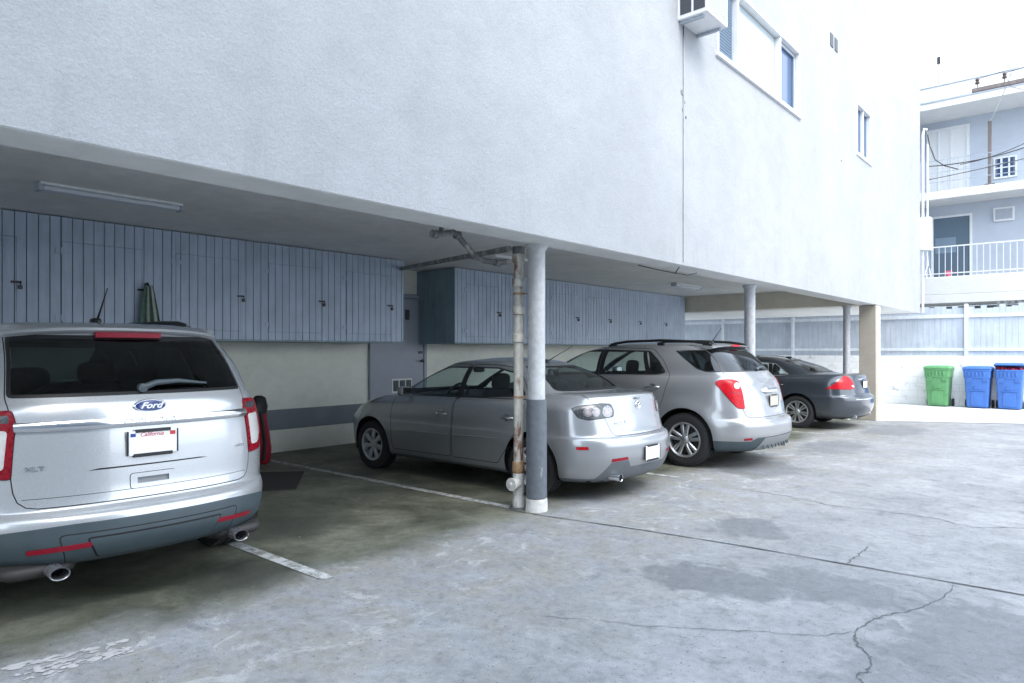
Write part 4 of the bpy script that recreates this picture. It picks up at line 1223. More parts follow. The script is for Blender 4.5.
def rusty(name, col, rust=(.16, .065, .03), lo=.55, hi=.63, scale=7.):
    m, nt, b, o = new_mat(name)
    p = world_pos(nt)
    mp = nt.nodes.new('ShaderNodeMapping'); mp.inputs['Scale'].default_value = (1, 1, .35); nt.links.new(p, mp.inputs[0])
    n = noise(nt, mp.outputs[0], scale, 8, .65, .5); r = ramp(nt, [(lo, 0.), (hi, 1.)], n.outputs[0])
    n2 = noise(nt, p, 18, 5, .6); v = ramp(nt, [(.3, .8), (.7, 1.08)], n2.outputs[0])
    nt.links.new(mixc(nt, 1., mixc(nt, r.outputs[0], col, rust), v.outputs[0], 'MULTIPLY'), b.inputs['Base Color'])
    b.inputs['Roughness'].default_value = .65
    bump(nt, b, n2.outputs[0], .2, .004)
    return m

def blocks(name, col):
    m, nt, b, o = new_mat(name)
    p = world_pos(nt)
    sep = nt.nodes.new('ShaderNodeSeparateXYZ'); nt.links.new(p, sep.inputs[0])
    cmb = nt.nodes.new('ShaderNodeCombineXYZ'); nt.links.new(sep.outputs[0], cmb.inputs[0]); nt.links.new(sep.outputs[2], cmb.inputs[1])
    br = nt.nodes.new('ShaderNodeTexBrick'); nt.links.new(cmb.outputs[0], br.inputs['Vector'])
    br.inputs['Scale'].default_value = 1.; br.inputs['Brick Width'].default_value = .405; br.inputs['Row Height'].default_value = .203
    br.inputs['Mortar Size'].default_value = .006; br.inputs['Mortar Smooth'].default_value = .4; br.inputs['Bias'].default_value = 0
    br.inputs['Color1'].default_value = (*col, 1); br.inputs['Color2'].default_value = (*[c*.95 for c in col], 1); br.inputs['Mortar'].default_value = (*[c*.78 for c in col], 1)
    n = noise(nt, p, 3.5, 8, .66, .4); r = ramp(nt, [(.30, .62), (.42, .97), (.7, 1.04)], n.outputs[0])
    nt.links.new(mixc(nt, 1., br.outputs[0], r.outputs[0], 'MULTIPLY'), b.inputs['Base Color'])
    b.inputs['Roughness'].default_value = .85
    n2 = noise(nt, p, 60, 4, .6)
    bump(nt, b, math_(nt, 'MULTIPLY_ADD', br.outputs['Fac'], -1.2, math_(nt, 'MULTIPLY', n2.outputs[0], .5)), .4, .01)
    return m

M['stucco'] = stucco('white_stucco', (.365, .375, .39), 58., .36, .10, .012, drip=True)
M['soffit'] = stucco('grey_white_soffit', (.85, .86, .85), 90., .25, .14, .005)
M['cream'] = stucco('cream_back_wall', (.87, .87, .78), 110., .12, .10, .004)
M['tan'] = stucco('tan_stucco', (.40, .365, .305), 80., .25, .12, .006)
M['tan_brightened'] = stucco('brightened_tan_stucco', (.74, .69, .58), 80., .25, .12, .006)  # copy of the tan, colour lightened to offset shade on the end beam
M['wall_blue'] = stucco('pale_blue_grey_wall', (.55, .60, .67), 70., .2, .06, .005)
M['wall_white'] = stucco('pale_trim_wall', (.76, .76, .745), 70., .2, .07, .005)
M['band'] = simple('grey_wall_band', (.20, .225, .25), .7, var=.15, vscale=3, bmp=.1, bscale=90)
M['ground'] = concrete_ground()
M['pad'] = stucco('pale_concrete', (.66, .66, .65), 120., .2, .18, .003)
M['blue_wood'] = painted_wood('blue_grey_boards', (.46, .54, .655), .10)
M['blue_side'] = painted_wood('blue_grey_plywood', (.24, .33, .38), .18)
M['groove'] = simple('board_groove', (.13, .17, .22), .9)
M['fence'] = painted_wood('pale_blue_fence_boards', (.48, .53, .60), .10)
M['fence_rail'] = painted_wood('pale_fence_rail', (.66, .70, .74), .10)
M['block'] = blocks('white_painted_block', (.84, .84, .84))
M['door_paint'] = simple('blue_grey_door_paint', (.33, .36, .42), .5, var=.05, vscale=4)
M['white_paint'] = simple('white_paint', (.78, .79, .80), .4, var=.05, vscale=9)
M['cream_paint'] = simple('cream_paint', (.70, .70, .66), .5, var=.08, vscale=7)
M['pole_paint'] = rusty('chipped_white_post_paint', (.50, .51, .52), (.30, .27, .22), .66, .70, 5.)
M['sleeve'] = rusty('chipped_grey_post_paint', (.115, .13, .15), (.35, .35, .34), .69, .71, 9.)
M['footing'] = rusty('broken_white_footing', (.60, .59, .56), (.30, .29, .27), .58, .66, 12.)
M['drain'] = rusty('rusty_cream_pipe', (.56, .545, .49), (.19, .075, .04), .53, .61, 5.)
M['drain_rust'] = rusty('orange_rusty_coupling', (.40, .26, .14), (.22, .08, .04), .5, .6, 14.)
M['conduit'] = rusty('rust_stained_conduit', (.40, .40, .42), (.16, .13, .12), .56, .62, 3.)
M['iron'] = rusty('grey_painted_pipe', (.15, .155, .16), (.34, .34, .33), .50, .62, 9.)
M['grey_post'] = rusty('grey_post_paint', (.46, .475, .50), (.3, .28, .26), .70, .76, 6.)
M['win_glass'] = simple('blue_window_glass', (.045, .085, .165), .12, spec=.2)
M['door_glass'] = simple('grey_blue_door_glass', (.13, .18, .23), .08)
M['win_screen'] = simple('window_insect_screen', (.10, .13, .18), .5)
M['pale_glass'] = simple('painted_reflection_glass', (.40, .46, .48), .08, spec=.8)  # pale reflection painted into the base colour of the pane
M['blind'] = simple('white_blind', (.74, .75, .75), .5)
M['blind_shade'] = simple('slatted_blind', (.20, .27, .34), .4)
M['ac_grey'] = simple('aircon_grille', (.40, .44, .50), .5, var=.08)
M['ac_dark'] = simple('aircon_slot', (.05, .055, .065), .6)
M['line'] = worn_paint('worn_line_paint', (.50, .51, .50), (.20, .205, .18), .40, .56, 11.)
M['crack'] = simple('crack_dirt', (.085, .088, .092), .95, var=.4, vscale=18)
M['joint'] = simple('joint_filler', (.07, .073, .078), .9, var=.4, vscale=9)
M['peel'] = simple('flaked_paint', (.42, .41, .405), .8, var=.2, vscale=20)
M['mat'] = simple('dark_rubber_mat', (.028, .026, .024), .9, var=.4, vscale=9, bmp=.3, bscale=120)
M['bin_green'] = simple('green_plastic', (.095, .27, .11), .5, var=.18, vscale=5)
M['bin_blue'] = simple('blue_plastic', (.045, .14, .43), .5, var=.18, vscale=5)
M['bag_red'] = simple('red_nylon', (.30, .010, .028), .5, var=.3, vscale=12)
M['bag_dark'] = simple('black_nylon', (.016, .016, .018), .55, var=.2, vscale=12)
M['cloth_green'] = simple('green_mesh_cloth', (.10, .17, .13), .8, var=.3, vscale=20)
M['cloth_pale'] = simple('pale_mesh_cloth', (.36, .40, .36), .8, var=.2, vscale=20)
M['wood_old'] = painted_wood('weathered_brown_wood', (.17, .14, .13), .3)
M['cable'] = simple('black_cable', (.03, .03, .032), .6)
M['cable_pale'] = simple('pale_cable', (.6, .61, .62), .5)
M['porcelain'] = simple('brown_porcelain', (.07, .045, .04), .3)
M['tube_diff'] = simple('lamp_diffuser', (.62, .66, .72), .35)
M['pink'] = simple('pink_flower_pot', (.6, .12, .18), .6)

# ------------------------------------------------------------------ ground
def structure(o): o['kind'] = 'structure'; return o
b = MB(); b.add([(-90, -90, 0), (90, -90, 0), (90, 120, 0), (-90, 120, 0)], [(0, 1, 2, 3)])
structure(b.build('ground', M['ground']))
b = MB(); b.add([(-3.90, 16.95, .004), (-3.77, 16.66, .004), (-1.26, 18.0, .004), (6., 21.9, .004), (6., 24.6, .004), (-24, 24.6, .004), (-24, 17.6, .004), (-3.9, 17.6, .004)], [tuple(range(8))])
structure(b.build('concrete_pavement', M['pad']))

def ribbon(name, pts, w, mat, z=.004, jit=0., parent=None, sub=1):
    rng = random.Random(len(pts)*31+int(abs(pts[0][0])*1000))
    P = [Vector((p[0], p[1])) for p in pts]
    if sub > 1:
        Q = []
        for a, c in zip(P, P[1:]):
            n = (c-a).orthogonal().normalized()
            for k in range(sub):
                q = a.lerp(c, k/sub)
                if k: q = q + n*rng.uniform(-1, 1)*jit
                Q.append(q)
        P = Q+[P[-1]]
    vs = []; n = len(P)
    for i, p in enumerate(P):
        t = (P[min(i+1, n-1)]-P[max(i-1, 0)]).normalized(); nn = Vector((-t.y, t.x))
        ww = w*(rng.uniform(.35, 1.25) if jit else 1.)*(.25 if jit and i in (0, n-1) else 1.)
        vs += [(p.x+nn.x*ww/2, p.y+nn.y*ww/2, z), (p.x-nn.x*ww/2, p.y-nn.y*ww/2, z)]
    b = MB(); b.add(vs, [(2*i, 2*i+1, 2*i+3, 2*i+2) for i in range(n-1)])
    return structure(b.build(name, mat, parent))

ribbon('slab_joint', [(-4.4, 4.99), (-3.885, 5.042), (-3.016, 5.18), (-2.2, 5.272), (-.376, 5.372), (1.5, 5.50), (5, 5.72)], .020, M['joint'], .005, .004, sub=10)
ribbon('ground_crack', [(-3.059, 7.457), (-2.5, 7.386), (-2.043, 7.244), (-1.626, 7.306), (-1.201, 7.307), (-.888, 7.15), (-.519, 7.402), (.6, 7.5)], .011, M['crack'], .004, .03, sub=7)
ribbon('ground_crack', [(-.744, 5.325), (-.741, 5.142), (-.767, 4.957), (-.801, 4.838), (-.834, 4.692), (-.904, 4.538), (-.957, 4.442), (-.997, 4.339), (-1.009, 4.196), (-1.028, 4.107), (-1.015, 4.013), (-.997, 3.944), (-.971, 3.876), (-.922, 3.833), (-.882, 3.792), (-.871, 3.714), (-.858, 3.641), (-.869, 3.577), (-.88, 3.515), (-.843, 3.469), (-.809, 3.412), (-.84, 3.2), (-.8, 3.0)], .007, M['crack'], .004, .012, sub=4)
ribbon('ground_crack', [(-2.472, 3.113), (-2.172, 3.286), (-1.959, 3.376), (-1.781, 3.493), (-1.581, 3.621), (-1.424, 3.73), (-1.244, 3.832), (-1.158, 3.89), (-1.038, 4.063)], .0045, M['crack'], .004, .012, sub=5)
ribbon('ground_crack', [(-1.391, 5.30), (-1.403, 5.362), (-1.409, 5.464), (-1.398, 5.557), (-1.397, 5.692), (-1.401, 5.793), (-1.412, 5.927)], .007, M['crack'], .004, .015, sub=4)
ribbon('slab_joint', [(-3.77, 16.66), (-1.26, 18.0), (6., 21.9)], .03, M['joint'], .009, .006, sub=8)
for (y, x0, x1) in ((2.685, -9.2, -3.97), (5.08, -9.2, -4.28), (7.62, -9.2, -3.9), (10.35, -9.2, -4.3), (13.4, -9.2, -3.9)):
    ribbon('parking_line', [(x0, y-.01), (-7, y), (x1, y+.01)], .095, M['line'], .004)
rng = random.Random(12); b = MB()                        # flakes left of an old painted mark at the edge of the bay
for (x0, y0, x1, y1, w, n) in ((-4.05, .80, -3.92, 1.42, .05, 60), (-3.88, .92, -3.80, 1.38, .10, 90)):
    for k in range(n):
        t = rng.random(); x, y = x0+(x1-x0)*t+rng.gauss(0, w*.35), y0+(y1-y0)*t; r = rng.uniform(.006, .028)*rng.random()+.004
        b.add([(x+r*rng.uniform(.4, 1.1)*math.cos(q), y+r*1.7*rng.uniform(.4, 1.1)*math.sin(q), .003+k*.00001) for q in (0, .9, 1.9, 2.8, 3.8, 4.7, 5.5)], [tuple(range(7))])
structure(b.build('paint_residue', M['peel']))
# small stones and litter on the slab
rng = random.Random(5)
b = MB()
for k in range(70):
    x, y = rng.uniform(-5.5, 1.), rng.uniform(2.6, 12); r = rng.uniform(.004, .011)
    vs = [(x+r*rng.uniform(.6, 1.2)*math.cos(a), y+r*rng.uniform(.6, 1.2)*math.sin(a), .002) for a in (0, 1.2, 2.5, 3.8, 5.)]
    b.add(vs+[(x, y, r*.9)], [(i, (i+1) % 5, 5) for i in range(5)])
tag(b.build('grit', simple('grit', (.34, .33, .31), .9, var=.3)), 'tiny stones and grit scattered over the concrete driveway', 'grit', kind='stuff')

# flat mat on the floor by the wall
b = MB(); b.add([(-8.05, 4.36, .006), (-7.68, 4.86, .006), (-6.80, 4.20, .006), (-7.05, 3.80, .006), (-7.6, 3.9, .006)], [(0, 1, 2, 3, 4)])
b.add([(-8.05, 4.36, .026), (-7.66, 4.84, .018), (-6.82, 4.20, .022), (-7.05, 3.82, .020), (-7.6, 3.9, .028)], [(0, 1, 2, 3, 4)])
b.add([v for v in b.v], [(i, (i+1) % 5, 5+(i+1) % 5, 5+i) for i in range(5)])
tag(b.build('floor_mat', M['mat'], bevel=.004), 'dark flat rubber mat lying on the carport floor near the back wall', 'mat')

# ------------------------------------------------------------------ apartment building over the carport
apt = thing('apartment_building', 'white stucco apartment block raised on posts above the open carport', 'building', (-6.7, 8, 0))
OB = Vector((6.7, -8, 0))
def bpart(mb, name, mat, parent=apt, **k):
    if parent is apt: mb.v = [(v[0]+6.7, v[1]-8, v[2]) for v in mb.v]
    return mb.build(name, mat, parent, **k)
FX = -3.80; ZB, ZT = 2.57, 12.6; Y0, Y1 = -9., 21.5
def facade(holes, depth=.14):
    ys = sorted({Y0, Y1, *[h[0] for h in holes], *[h[1] for h in holes], *[Y0+i*2.0 for i in range(1, 15)]})
    zs = sorted({ZB, ZT, *[h[2] for h in holes], *[h[3] for h in holes]})
    b = MB(); idx = {}
    def V(x, y, z):
        k = (x, y, z)
        if k not in idx: idx[k] = len(b.v); b.v.append(k)
        return idx[k]
    for y, y2 in zip(ys, ys[1:]):
        for z, z2 in zip(zs, zs[1:]):
            if any(h[0] <= (y+y2)/2 <= h[1] and h[2] <= (z+z2)/2 <= h[3] for h in holes): continue
            b.f.append((V(FX, y, z), V(FX, y2, z), V(FX, y2, z2), V(FX, y, z2))); b.m.append(0)
    for (y, y2, z, z2) in holes:
        a = [V(FX, y, z), V(FX, y2, z), V(FX, y2, z2), V(FX, y, z2)]; c = [V(FX-depth, y, z), V(FX-depth, y2, z), V(FX-depth, y2, z2), V(FX-depth, y, z2)]
        for i in range(4): b.f.append((a[i], a[(i+1) % 4], c[(i+1) % 4], c[i])); b.m.append(0)
    return b
W1 = (8.46, 11.66, 5.40, 6.47); W2 = (15.15, 16.25, 5.58, 6.62)
holes = [W1, W2]
b = facade(holes)
# returns of the shell: far end, near end, roof, lip under the wall, inner face of the lip
bx = FX-.37
def quad(b, *p): b.add(p, [(0, 1, 2, 3)])
quad(b, (FX, Y1, ZB), (-14, Y1, ZB), (-14, Y1, ZT), (FX, Y1, ZT))
quad(b, (FX, Y0, ZB), (FX, Y0, ZT), (-14, Y0, ZT), (-14, Y0, ZB))
quad(b, (FX, Y0, ZT), (FX, Y1, ZT), (-14, Y1, ZT), (-14, Y0, ZT))
bpart(b, 'wall', M['stucco'])
b = MB()
b.box(bx, FX-.004, Y0, 17.05, ZB-.004, 3.02)                 # beam behind the lower edge of the wall
lip = bpart(b, 'edge_beam', M['soffit'], bevel=.02, segs=3)
b = MB(); b.box(-9.6, bx-.003, Y0, 17.03, 3.0, 3.12); bpart(b, 'ceiling', M['soffit'])
b = MB(); b.box(-13.9, FX-.006, 17.33, Y1-.006, ZB+.01, ZB+.16); b.box(-13.9, -9.7, Y0, 17.3, 3.13, 3.3); bpart(b, 'underside', M['soffit'])
b = MB(); b.box(-9.5, -4.16, 17.06, 17.32, 2.585, 3.13); bpart(b, 'end_beam', M['tan_brightened'], bevel=.015)
b = MB(); b.box(-9.75, -9.5, Y0, 17.3, 0, 3.13); bpart(b, 'rear_wall', M['cream'])
b = MB(); b.box(-9.497, -9.478, Y0, 7.2, .345, .65); b.box(-9.497, -9.478, 8.6, 17.2, .345, .65); bpart(b, 'painted_band', M['band'], bevel=.004)
# columns and end pier
def column(x, y, r, sleeve=True, mat='pole_paint'):
    b = MB(); b.lathe([(r+.03, 2.565), (r+.03, 2.545), (r, 2.50), (r, .0 if not sleeve else 1.07)], (x, y, 0), 'z', 32)
    c = bpart(b, 'column', M[mat], smooth=50)
    if sleeve:
        b = MB(); b.lathe([(r+.004, 1.075), (r+.013, 1.07), (r+.016, .9), (r+.018, .13), (r+.004, .12)], (x+6.7, y-8, 0), 'z', 32); b.build('grey_sleeve', M['sleeve'], c, smooth=50)
        b = MB(); rg = random.Random(3); prof = []
        vs = []; n = 24
        for z, rr in ((.0, r+.025), (.05, r+.022), (.115, r+.016), (.125, r)):
            for j in range(n):
                a = 2*PI*j/n; q = rr+rg.uniform(-.006, .006); vs.append((x+6.7+q*math.cos(a), y-8+q*math.sin(a), z))
        b.add(vs, [(i*n+j, i*n+(j+1) % n, (i+1)*n+(j+1) % n, (i+1)*n+j) for i in range(3) for j in range(n)])
        b.build('footing', M['footing'], c, smooth=30)
    return c
column(-4.15, 5.17, .084)
column(-4.15, 10.45, .082, False, 'grey_post')
column(-4.38, 16.62, .075, False, 'grey_post')
b = MB(); b.box(-4.15, FX-.002, 16.72, 16.98, 0, ZB-.014); bpart(b, 'pier', M['tan'], bevel=.012)
b = MB(); b.box(FX-.03, FX+.012, 16.90, 17.04, 0, ZB-.03); bpart(b, 'pier_lit_face', M['white_paint'], bevel=.008)  # lit side of the pier, painted on as a white strip

# windows of the facade
def wframe(b, y0, y1, z0, z1, x0, x1, t=.05):
    b.box(x0, x1, y0, y1, z0, z0+t); b.box(x0, x1, y0, y1, z1-t, z1); b.box(x0, x1, y0, y0+t, z0+t, z1-t); b.box(x0, x1, y1-t, y1, z0+t, z1-t)
win = bpart(MB().box(FX-.16, FX-.145, W1[0], W1[1], W1[2], W1[3]), 'window', M['win_screen'])
def sub(mb, name, mat, parent, **k):
    mb.v = [(v[0]+6.7, v[1]-8, v[2]) for v in mb.v]; return mb.build(name, mat, parent, **k)
b = MB(); wframe(b, W1[0]+.002, W1[1]-.002, W1[2]+.002, W1[3]-.002, FX-.11, FX+.022, .04)
for y in (9.16, 10.79): b.box(FX-.10, FX+.005, y-.022, y+.022, W1[2]+.058, W1[3]-.058)
b.box(FX-.02, FX+.04, W1[0]-.03, W1[1]+.05, W1[2]-.035, W1[2]-.001)
sub(b, 'frame', M['white_paint'], win, bevel=.006)
b = MB(); b.box(FX-.085, FX-.08, 8.515, 9.13, W1[2]+.055, W1[3]-.055); sub(b, 'pane', M['win_glass'], win)
b = MB()
for k in range(22): b.obox((FX-.072, 8.825, W1[2]+.075+k*.041), (.004, .58, .022), (0, .5, 0))
sub(b, 'blind', M['blind_shade'], win)
b = MB(); b.box(FX-.085, FX-.08, 9.19, 10.76, W1[2]+.055, W1[3]-.055); sub(b, 'pane', M['pale_glass'], win)
b = MB(); b.box(FX-.085, FX-.08, 10.82, 11.605, W1[2]+.055, W1[3]-.055); sub(b, 'pane', M['win_glass'], win)
b = MB(); wframe(b, 10.825, 11.60, W1[2]+.06, W1[3]-.06, FX-.078, FX-.05, .04); sub(b, 'sash', M['ac_grey'], win, bevel=.004)
win = bpart(MB().box(FX-.16, FX-.145, W2[0], W2[1], W2[2], W2[3]), 'window', M['win_screen'])
b = MB(); wframe(b, W2[0]+.002, W2[1]-.002, W2[2]+.002, W2[3]-.002, FX-.11, FX+.012, .03); b.box(FX-.1, FX-.02, 15.735, 15.765, W2[2]+.03, W2[3]-.03)
b.box(FX-.02, FX+.03, W2[0]-.03, W2[1]+.06, W2[2]-.05, W2[2]-.001); sub(b, 'frame', M['white_paint'], win, bevel=.006)
for (a, c) in ((15.182, 15.735), (15.765, 16.218)): b = MB(); b.box(FX-.085, FX-.08, a, c, W2[2]+.032, W2[3]-.032); sub(b, 'pane', M['win_glass'], win)
b = MB()
for y in (13.35, 13.62):
    b.box(FX+.001, FX+.012, y, y+.17, 7.16, 7.40)
v = bpart(b, 'vent', M['ac_dark'], bevel=.003)
# small fixings and holes in the stucco
for (y, z, r) in ((14.05, 5.18, .02), (7.5, 4.62, .035), (7.56, 4.52, .02), (7.53, 4.42, .03), (7.6, 4.35, .018)):
    b = MB(); b.lathe([(r, 0), (r*.9, .006), (0, .007)], (FX+.001, y, z), 'x', 9); bpart(b, 'stucco_hole', M['iron'])

# door in the rear wall
dx = -9.5
d = bpart(MB().box(dx+.01, dx+.05, 7.36, 8.46, .45, 2.48), 'door', M['door_paint'], bevel=.004)
b = MB(); b.box(dx+.001, dx+.07, 7.24, 7.355, .0, 2.56); b.box(dx+.001, dx+.07, 8.465, 8.53, .0, 2.56); b.box(dx+.001, dx+.07, 7.355, 8.465, 2.485, 2.56); sub(b, 'door_frame', M['door_paint'], d, bevel=.004)
b = MB(); b.box(dx+.051, dx+.056, 8.02, 8.12, 2.10, 2.28); sub(b, 'door_sign', M['ac_dark'], d)
b = MB(); b.box(dx+.051, dx+.058, 7.72, 8.18, .80, 1.05); v = sub(b, 'vent_frame', M['cream_paint'], d, bevel=.003)
b = MB()
for k in range(3): b.box(dx+.0585, dx+.062, 7.745+k*.145, 7.865+k*.145, .83, 1.02)
sub(b, 'vent_slot', M['clad'], d)
b = MB(); b.lathe([(.012, 0), (.012, .05), (.03, .055), (.032, .075), (.02, .085), (0, .086)], (dx+.05, 8.38, 1.36), 'x', 16); sub(b, 'handle', M['trim'], d, smooth=40)
b = MB(); b.box(dx+.051, dx+.064, 8.33, 8.43, 1.49, 1.54); sub(b, 'lock_plate', M['trim'], d)
b = MB(); b.box(dx, -9.0, 7.2, 8.6, 0, .43); bpart(b, 'door_step', M['cream'], bevel=.01)

# ------------------------------------------------------------------ storage lockers hung over the bonnets
CX, CZ0, CZ1 = -8.5, 1.69, 2.985
def boards(b, y0, y1, z0, z1, x=CX, pitch=.105, gap=.009, t=.02, org=0.):
    k = math.floor((y0-org)/pitch); rg = random.Random(int(y0*100))
    while org+k*pitch < y1:
        a, c = max(y0, org+k*pitch+gap/2), min(y1, org+(k+1)*pitch-gap/2)
        if c-a > .008: b.box(x-t, x+rg.uniform(-.0025, .0015), a, c, z0, z1)
        k += 1
def lockers(y0, y1, doors, label):
    r = thing('storage_cabinet', label, 'cabinet', (-9.0, (y0+y1)/2, 0)); ox, oy = 9.0, -(y0+y1)/2
    def put(b, name, mat, parent=r, **k): b.v = [(v[0]+ox, v[1]+oy, v[2]) for v in b.v]; return b.build(name, mat, parent, **k)
    b = MB(); b.box(-9.495, CX-.0215, y0+.022, y1-.022, CZ0+.015, CZ1); put(b, 'carcass', M['groove'])
    for (p0, p1) in ((y0, y0+.02), (y1-.02, y1)): b = MB(); b.box(-9.495, CX-.021, p0, p1, CZ0, CZ1); put(b, 'side_panel', M['blue_side'])
    b = MB(); b.box(-9.495, CX-.001, y0, y1, CZ0-.022, CZ0-.002); put(b, 'bottom_panel', M['blue_side'])
    dz0, dz1 = 1.80, 2.72; b = MB(); e = y0
    for (a, c) in doors: boards(b, e, a-.004, CZ0, CZ1); e = c+.004
    boards(b, e, y1, CZ0, CZ1)
    for (a, c) in doors: boards(b, a-.003, c+.003, CZ0, dz0-.004); boards(b, a-.003, c+.003, dz1+.004, CZ1)
    put(b, 'board_front', M['blue_wood'])
    for i, (a, c) in enumerate(doors):
        b = MB(); boards(b, a, c, dz0, dz1, CX+.002)
        dd = put(b, 'cabinet_door', M['blue_wood'])
        for z in (1.90, 2.62):
            b = MB(); b.box(CX+.004, CX+.011, a-.055, a-.006, z-.03, z+.03); b.box(CX+.004, CX+.011, a+.006, a+.075, z-.022, z+.022)
            b.tube([(CX+.013, a, z-.035), (CX+.013, a, z+.035)], .008, 8); put(b, 'hinge', M['blue_wood'], dd)
        b = MB(); b.box(CX+.004, CX+.010, c-.05, c+.045, 2.242, 2.264); b.tube([(CX+.02, c+.03, 2.25), (CX+.035, c+.03, 2.262), (CX+.035, c+.03, 2.23), (CX+.02, c+.03, 2.225)], .006, 8)
        b.box(CX+.012, CX+.035, c+.012, c+.048, 2.18, 2.222)
        put(b, 'padlock', M['clad'] if i % 3 == 1 else M['trim'], dd, bevel=.003)
    return r
lockers(-6.2, 7.18, [(y, y+.82) for y in (-4.93, -3.70, -2.48, -1.26, -.03, 1.19, 2.41, 3.62, 4.84, 6.08)], 'long blue grey locker row hung left of the grey door, over the large SUV')
lockers(8.34, 16.96, [(8.56, 9.46), (9.80, 10.72), (11.06, 11.97), (12.33, 13.24), (13.66, 14.57), (14.95, 15.86)], 'blue grey locker row with a dark end panel, right of the grey door')

# ------------------------------------------------------------------ ceiling lamps, pipes, wires
def ceiling_lamp(y0, y1, label):
    r = thing('ceiling_light', label, 'light', (-6.95, (y0+y1)/2, 3.0), 'fluorescent lamps on the carport ceiling'); L = (y1-y0)/2
    b = MB(); b.box(-.07, .07, -L, L, -.028, -.001); b.build('housing', M['white_paint'], r, bevel=.006)
    b = MB(); b.box(-.058, .058, -L+.02, L-.02, -.072, -.029); b.build('diffuser', M['tube_diff'], r, bevel=.014, segs=3)
    b = MB(); b.box(-.066, .066, -L-.012, -L+.019, -.078, -.002); b.build('end_cap', M['ac_grey'], r, bevel=.006)
    b = MB(); b.box(-.066, .066, L-.019, L+.012, -.078, -.002); b.build('end_cap', M['ac_grey'], r, bevel=.006)
ceiling_lamp(1.80, 3.0, 'unlit fluorescent lamp on the ceiling above the large silver SUV')
ceiling_lamp(13.35, 14.55, 'unlit fluorescent lamp on the ceiling near the far end beam')
b = MB(); b.box(-7.0, -6.9, 7.62, 8.75, 2.955, 2.999)
tag(b.build('ceiling_light', M['white_paint'], bevel=.006), 'slim pale ceiling lamp beyond the post, half hidden by the drain pipe', 'light', 'fluorescent lamps on the carport ceiling')

dp = thing('drain_pipe', 'rust streaked cream drain pipe running down beside the round post', 'pipe', (-4.34, 5.125, 0))
b = MB(); b.lathe([(.047, 2.44), (.047, .36)], (0, 0, 0), 'z', 24); b.build('pipe', M['drain'], dp, smooth=50)
b = MB()
for z in (2.44, 2.20, 1.93, 1.66): b = MB(); b.lathe([(.047, z+.05), (.061, z+.045), (.063, z+.01), (.061, z-.03), (.048, z-.04)], (0, 0, 0), 'z', 24); b.build('coupling', M['drain'], dp, smooth=40)
b = MB(); b.lathe([(.048, .46), (.060, .455), (.062, .36), (.050, .345)], (0, 0, 0), 'z', 24); b.build('coupling', M['drain_rust'], dp, smooth=40)
b = MB(); b.lathe([(.050, .345), (.056, .34), (.058, .16), (.05, .14), (.056, .10), (.058, .0)], (0, 0, 0), 'z', 24); b.lathe([(.055, -.0), (.055, -.085), (.062, -.087), (.062, -.105), (.02, -.107), (.018, -.12), (0, -.121)], (.01, -.02, .25), 'y', 24)
b.build('cleanout', M['footing'], dp, smooth=40)
b = MB(); b.lathe([(.095, 0), (.09, .012), (.05, .016)], (0, 0, .001), 'z', 18); b.build('floor_collar', M['crack'], dp, smooth=40)
b = MB(); b.lathe([(.047, 2.46), (.06, 2.50), (.062, 2.56), (.05, 2.56)], (0, 0, 0), 'z', 24); b.build('top_elbow', M['iron'], dp, smooth=40)
for z, w in ((1.09, .066), (2.1, .06)):
    b = MB(); b.lathe([(.049, z+.01), (.053, z+.01), (.053, z-.01), (.049, z-.01)], (0, 0, 0), 'z', 20); b.tube([(.04, .02, z), (.19, .1, z)], .006, 6); b.build('pipe_strap', M['drain_rust'], dp)
pp = thing('waste_pipe', 'dark iron waste pipe with bends slung under the carport ceiling', 'pipe', (-4.5, 4.8, 2.6))
b = MB(); Q = [(-4.36, 5.02, 2.41), (-4.46, 4.95, 2.40), (-4.56, 4.86, 2.42), (-4.62, 4.80, 2.46), (-4.60, 4.58, 2.60), (-4.60, 4.54, 2.63), (-4.58, 4.47, 2.645), (-4.52, 4.27, 2.60), (-4.50, 4.16, 2.58)]
Q = [(x+4.5, y-4.8, z-2.6) for x, y, z in Q]
b.tube(Q, .027, 12); b.build('pipe', M['iron'], pp, smooth=60)
b = MB()
for i in (1, 3, 5, 8): b.lathe([(.03, -.03), (.037, -.028), (.037, .028), (.03, .03)], Q[i], 'y', 16)
b.tube([(-.01+0, -.55, .0), (-.03, -.52, .22), (-.03, -.52, .40)], .024, 12); b.tube([(.0, -.62, -.03), (.0, -.62, .01)], .03, 10)
b.build('fitting', M['iron'], pp, smooth=50)
b = MB(); b.tube([(-4.35, 5.0, 2.53), (-5.5, 5.58, 2.62), (-7.0, 6.36, 2.74), (-9.45, 7.62, 2.93)], .030, 12)
tag(b.build('drain_pipe', M['iron'], smooth=60), 'long dark straight pipe running back under the ceiling to the rear wall', 'pipe')
b = MB(); b.tube([(-4.40, 3.3, 2.97), (-4.35, 3.6, 2.93), (-4.3, 4.0, 2.94), (-4.25, 4.25, 2.9)], .009, 6)
tag(b.build('loose_cable', M['cable'], smooth=60), 'thin loose cable sagging behind the ceiling edge left of the waste pipe', 'cable')
b = MB(); b.tube([(-3.86, 7.55, 2.55), (-3.95, 7.62, 2.49), (-4.0, 7.75, 2.50), (-4.06, 7.3, 2.52), (-4.1, 7.0, 2.54)], .006, 6); b.tube([(-3.98, 7.7, 2.50), (-3.95, 7.95, 2.49), (-3.9, 8.1, 2.53)], .005, 6)
tag(b.build('loose_cable', M['cable'], smooth=60), 'frayed cable end dangling from the wall edge below the thin conduit', 'cable')
b = MB(); b.tube([(FX+.008, 7.53, 2.60), (FX+.008, 7.53, 5.42)], .007, 8)
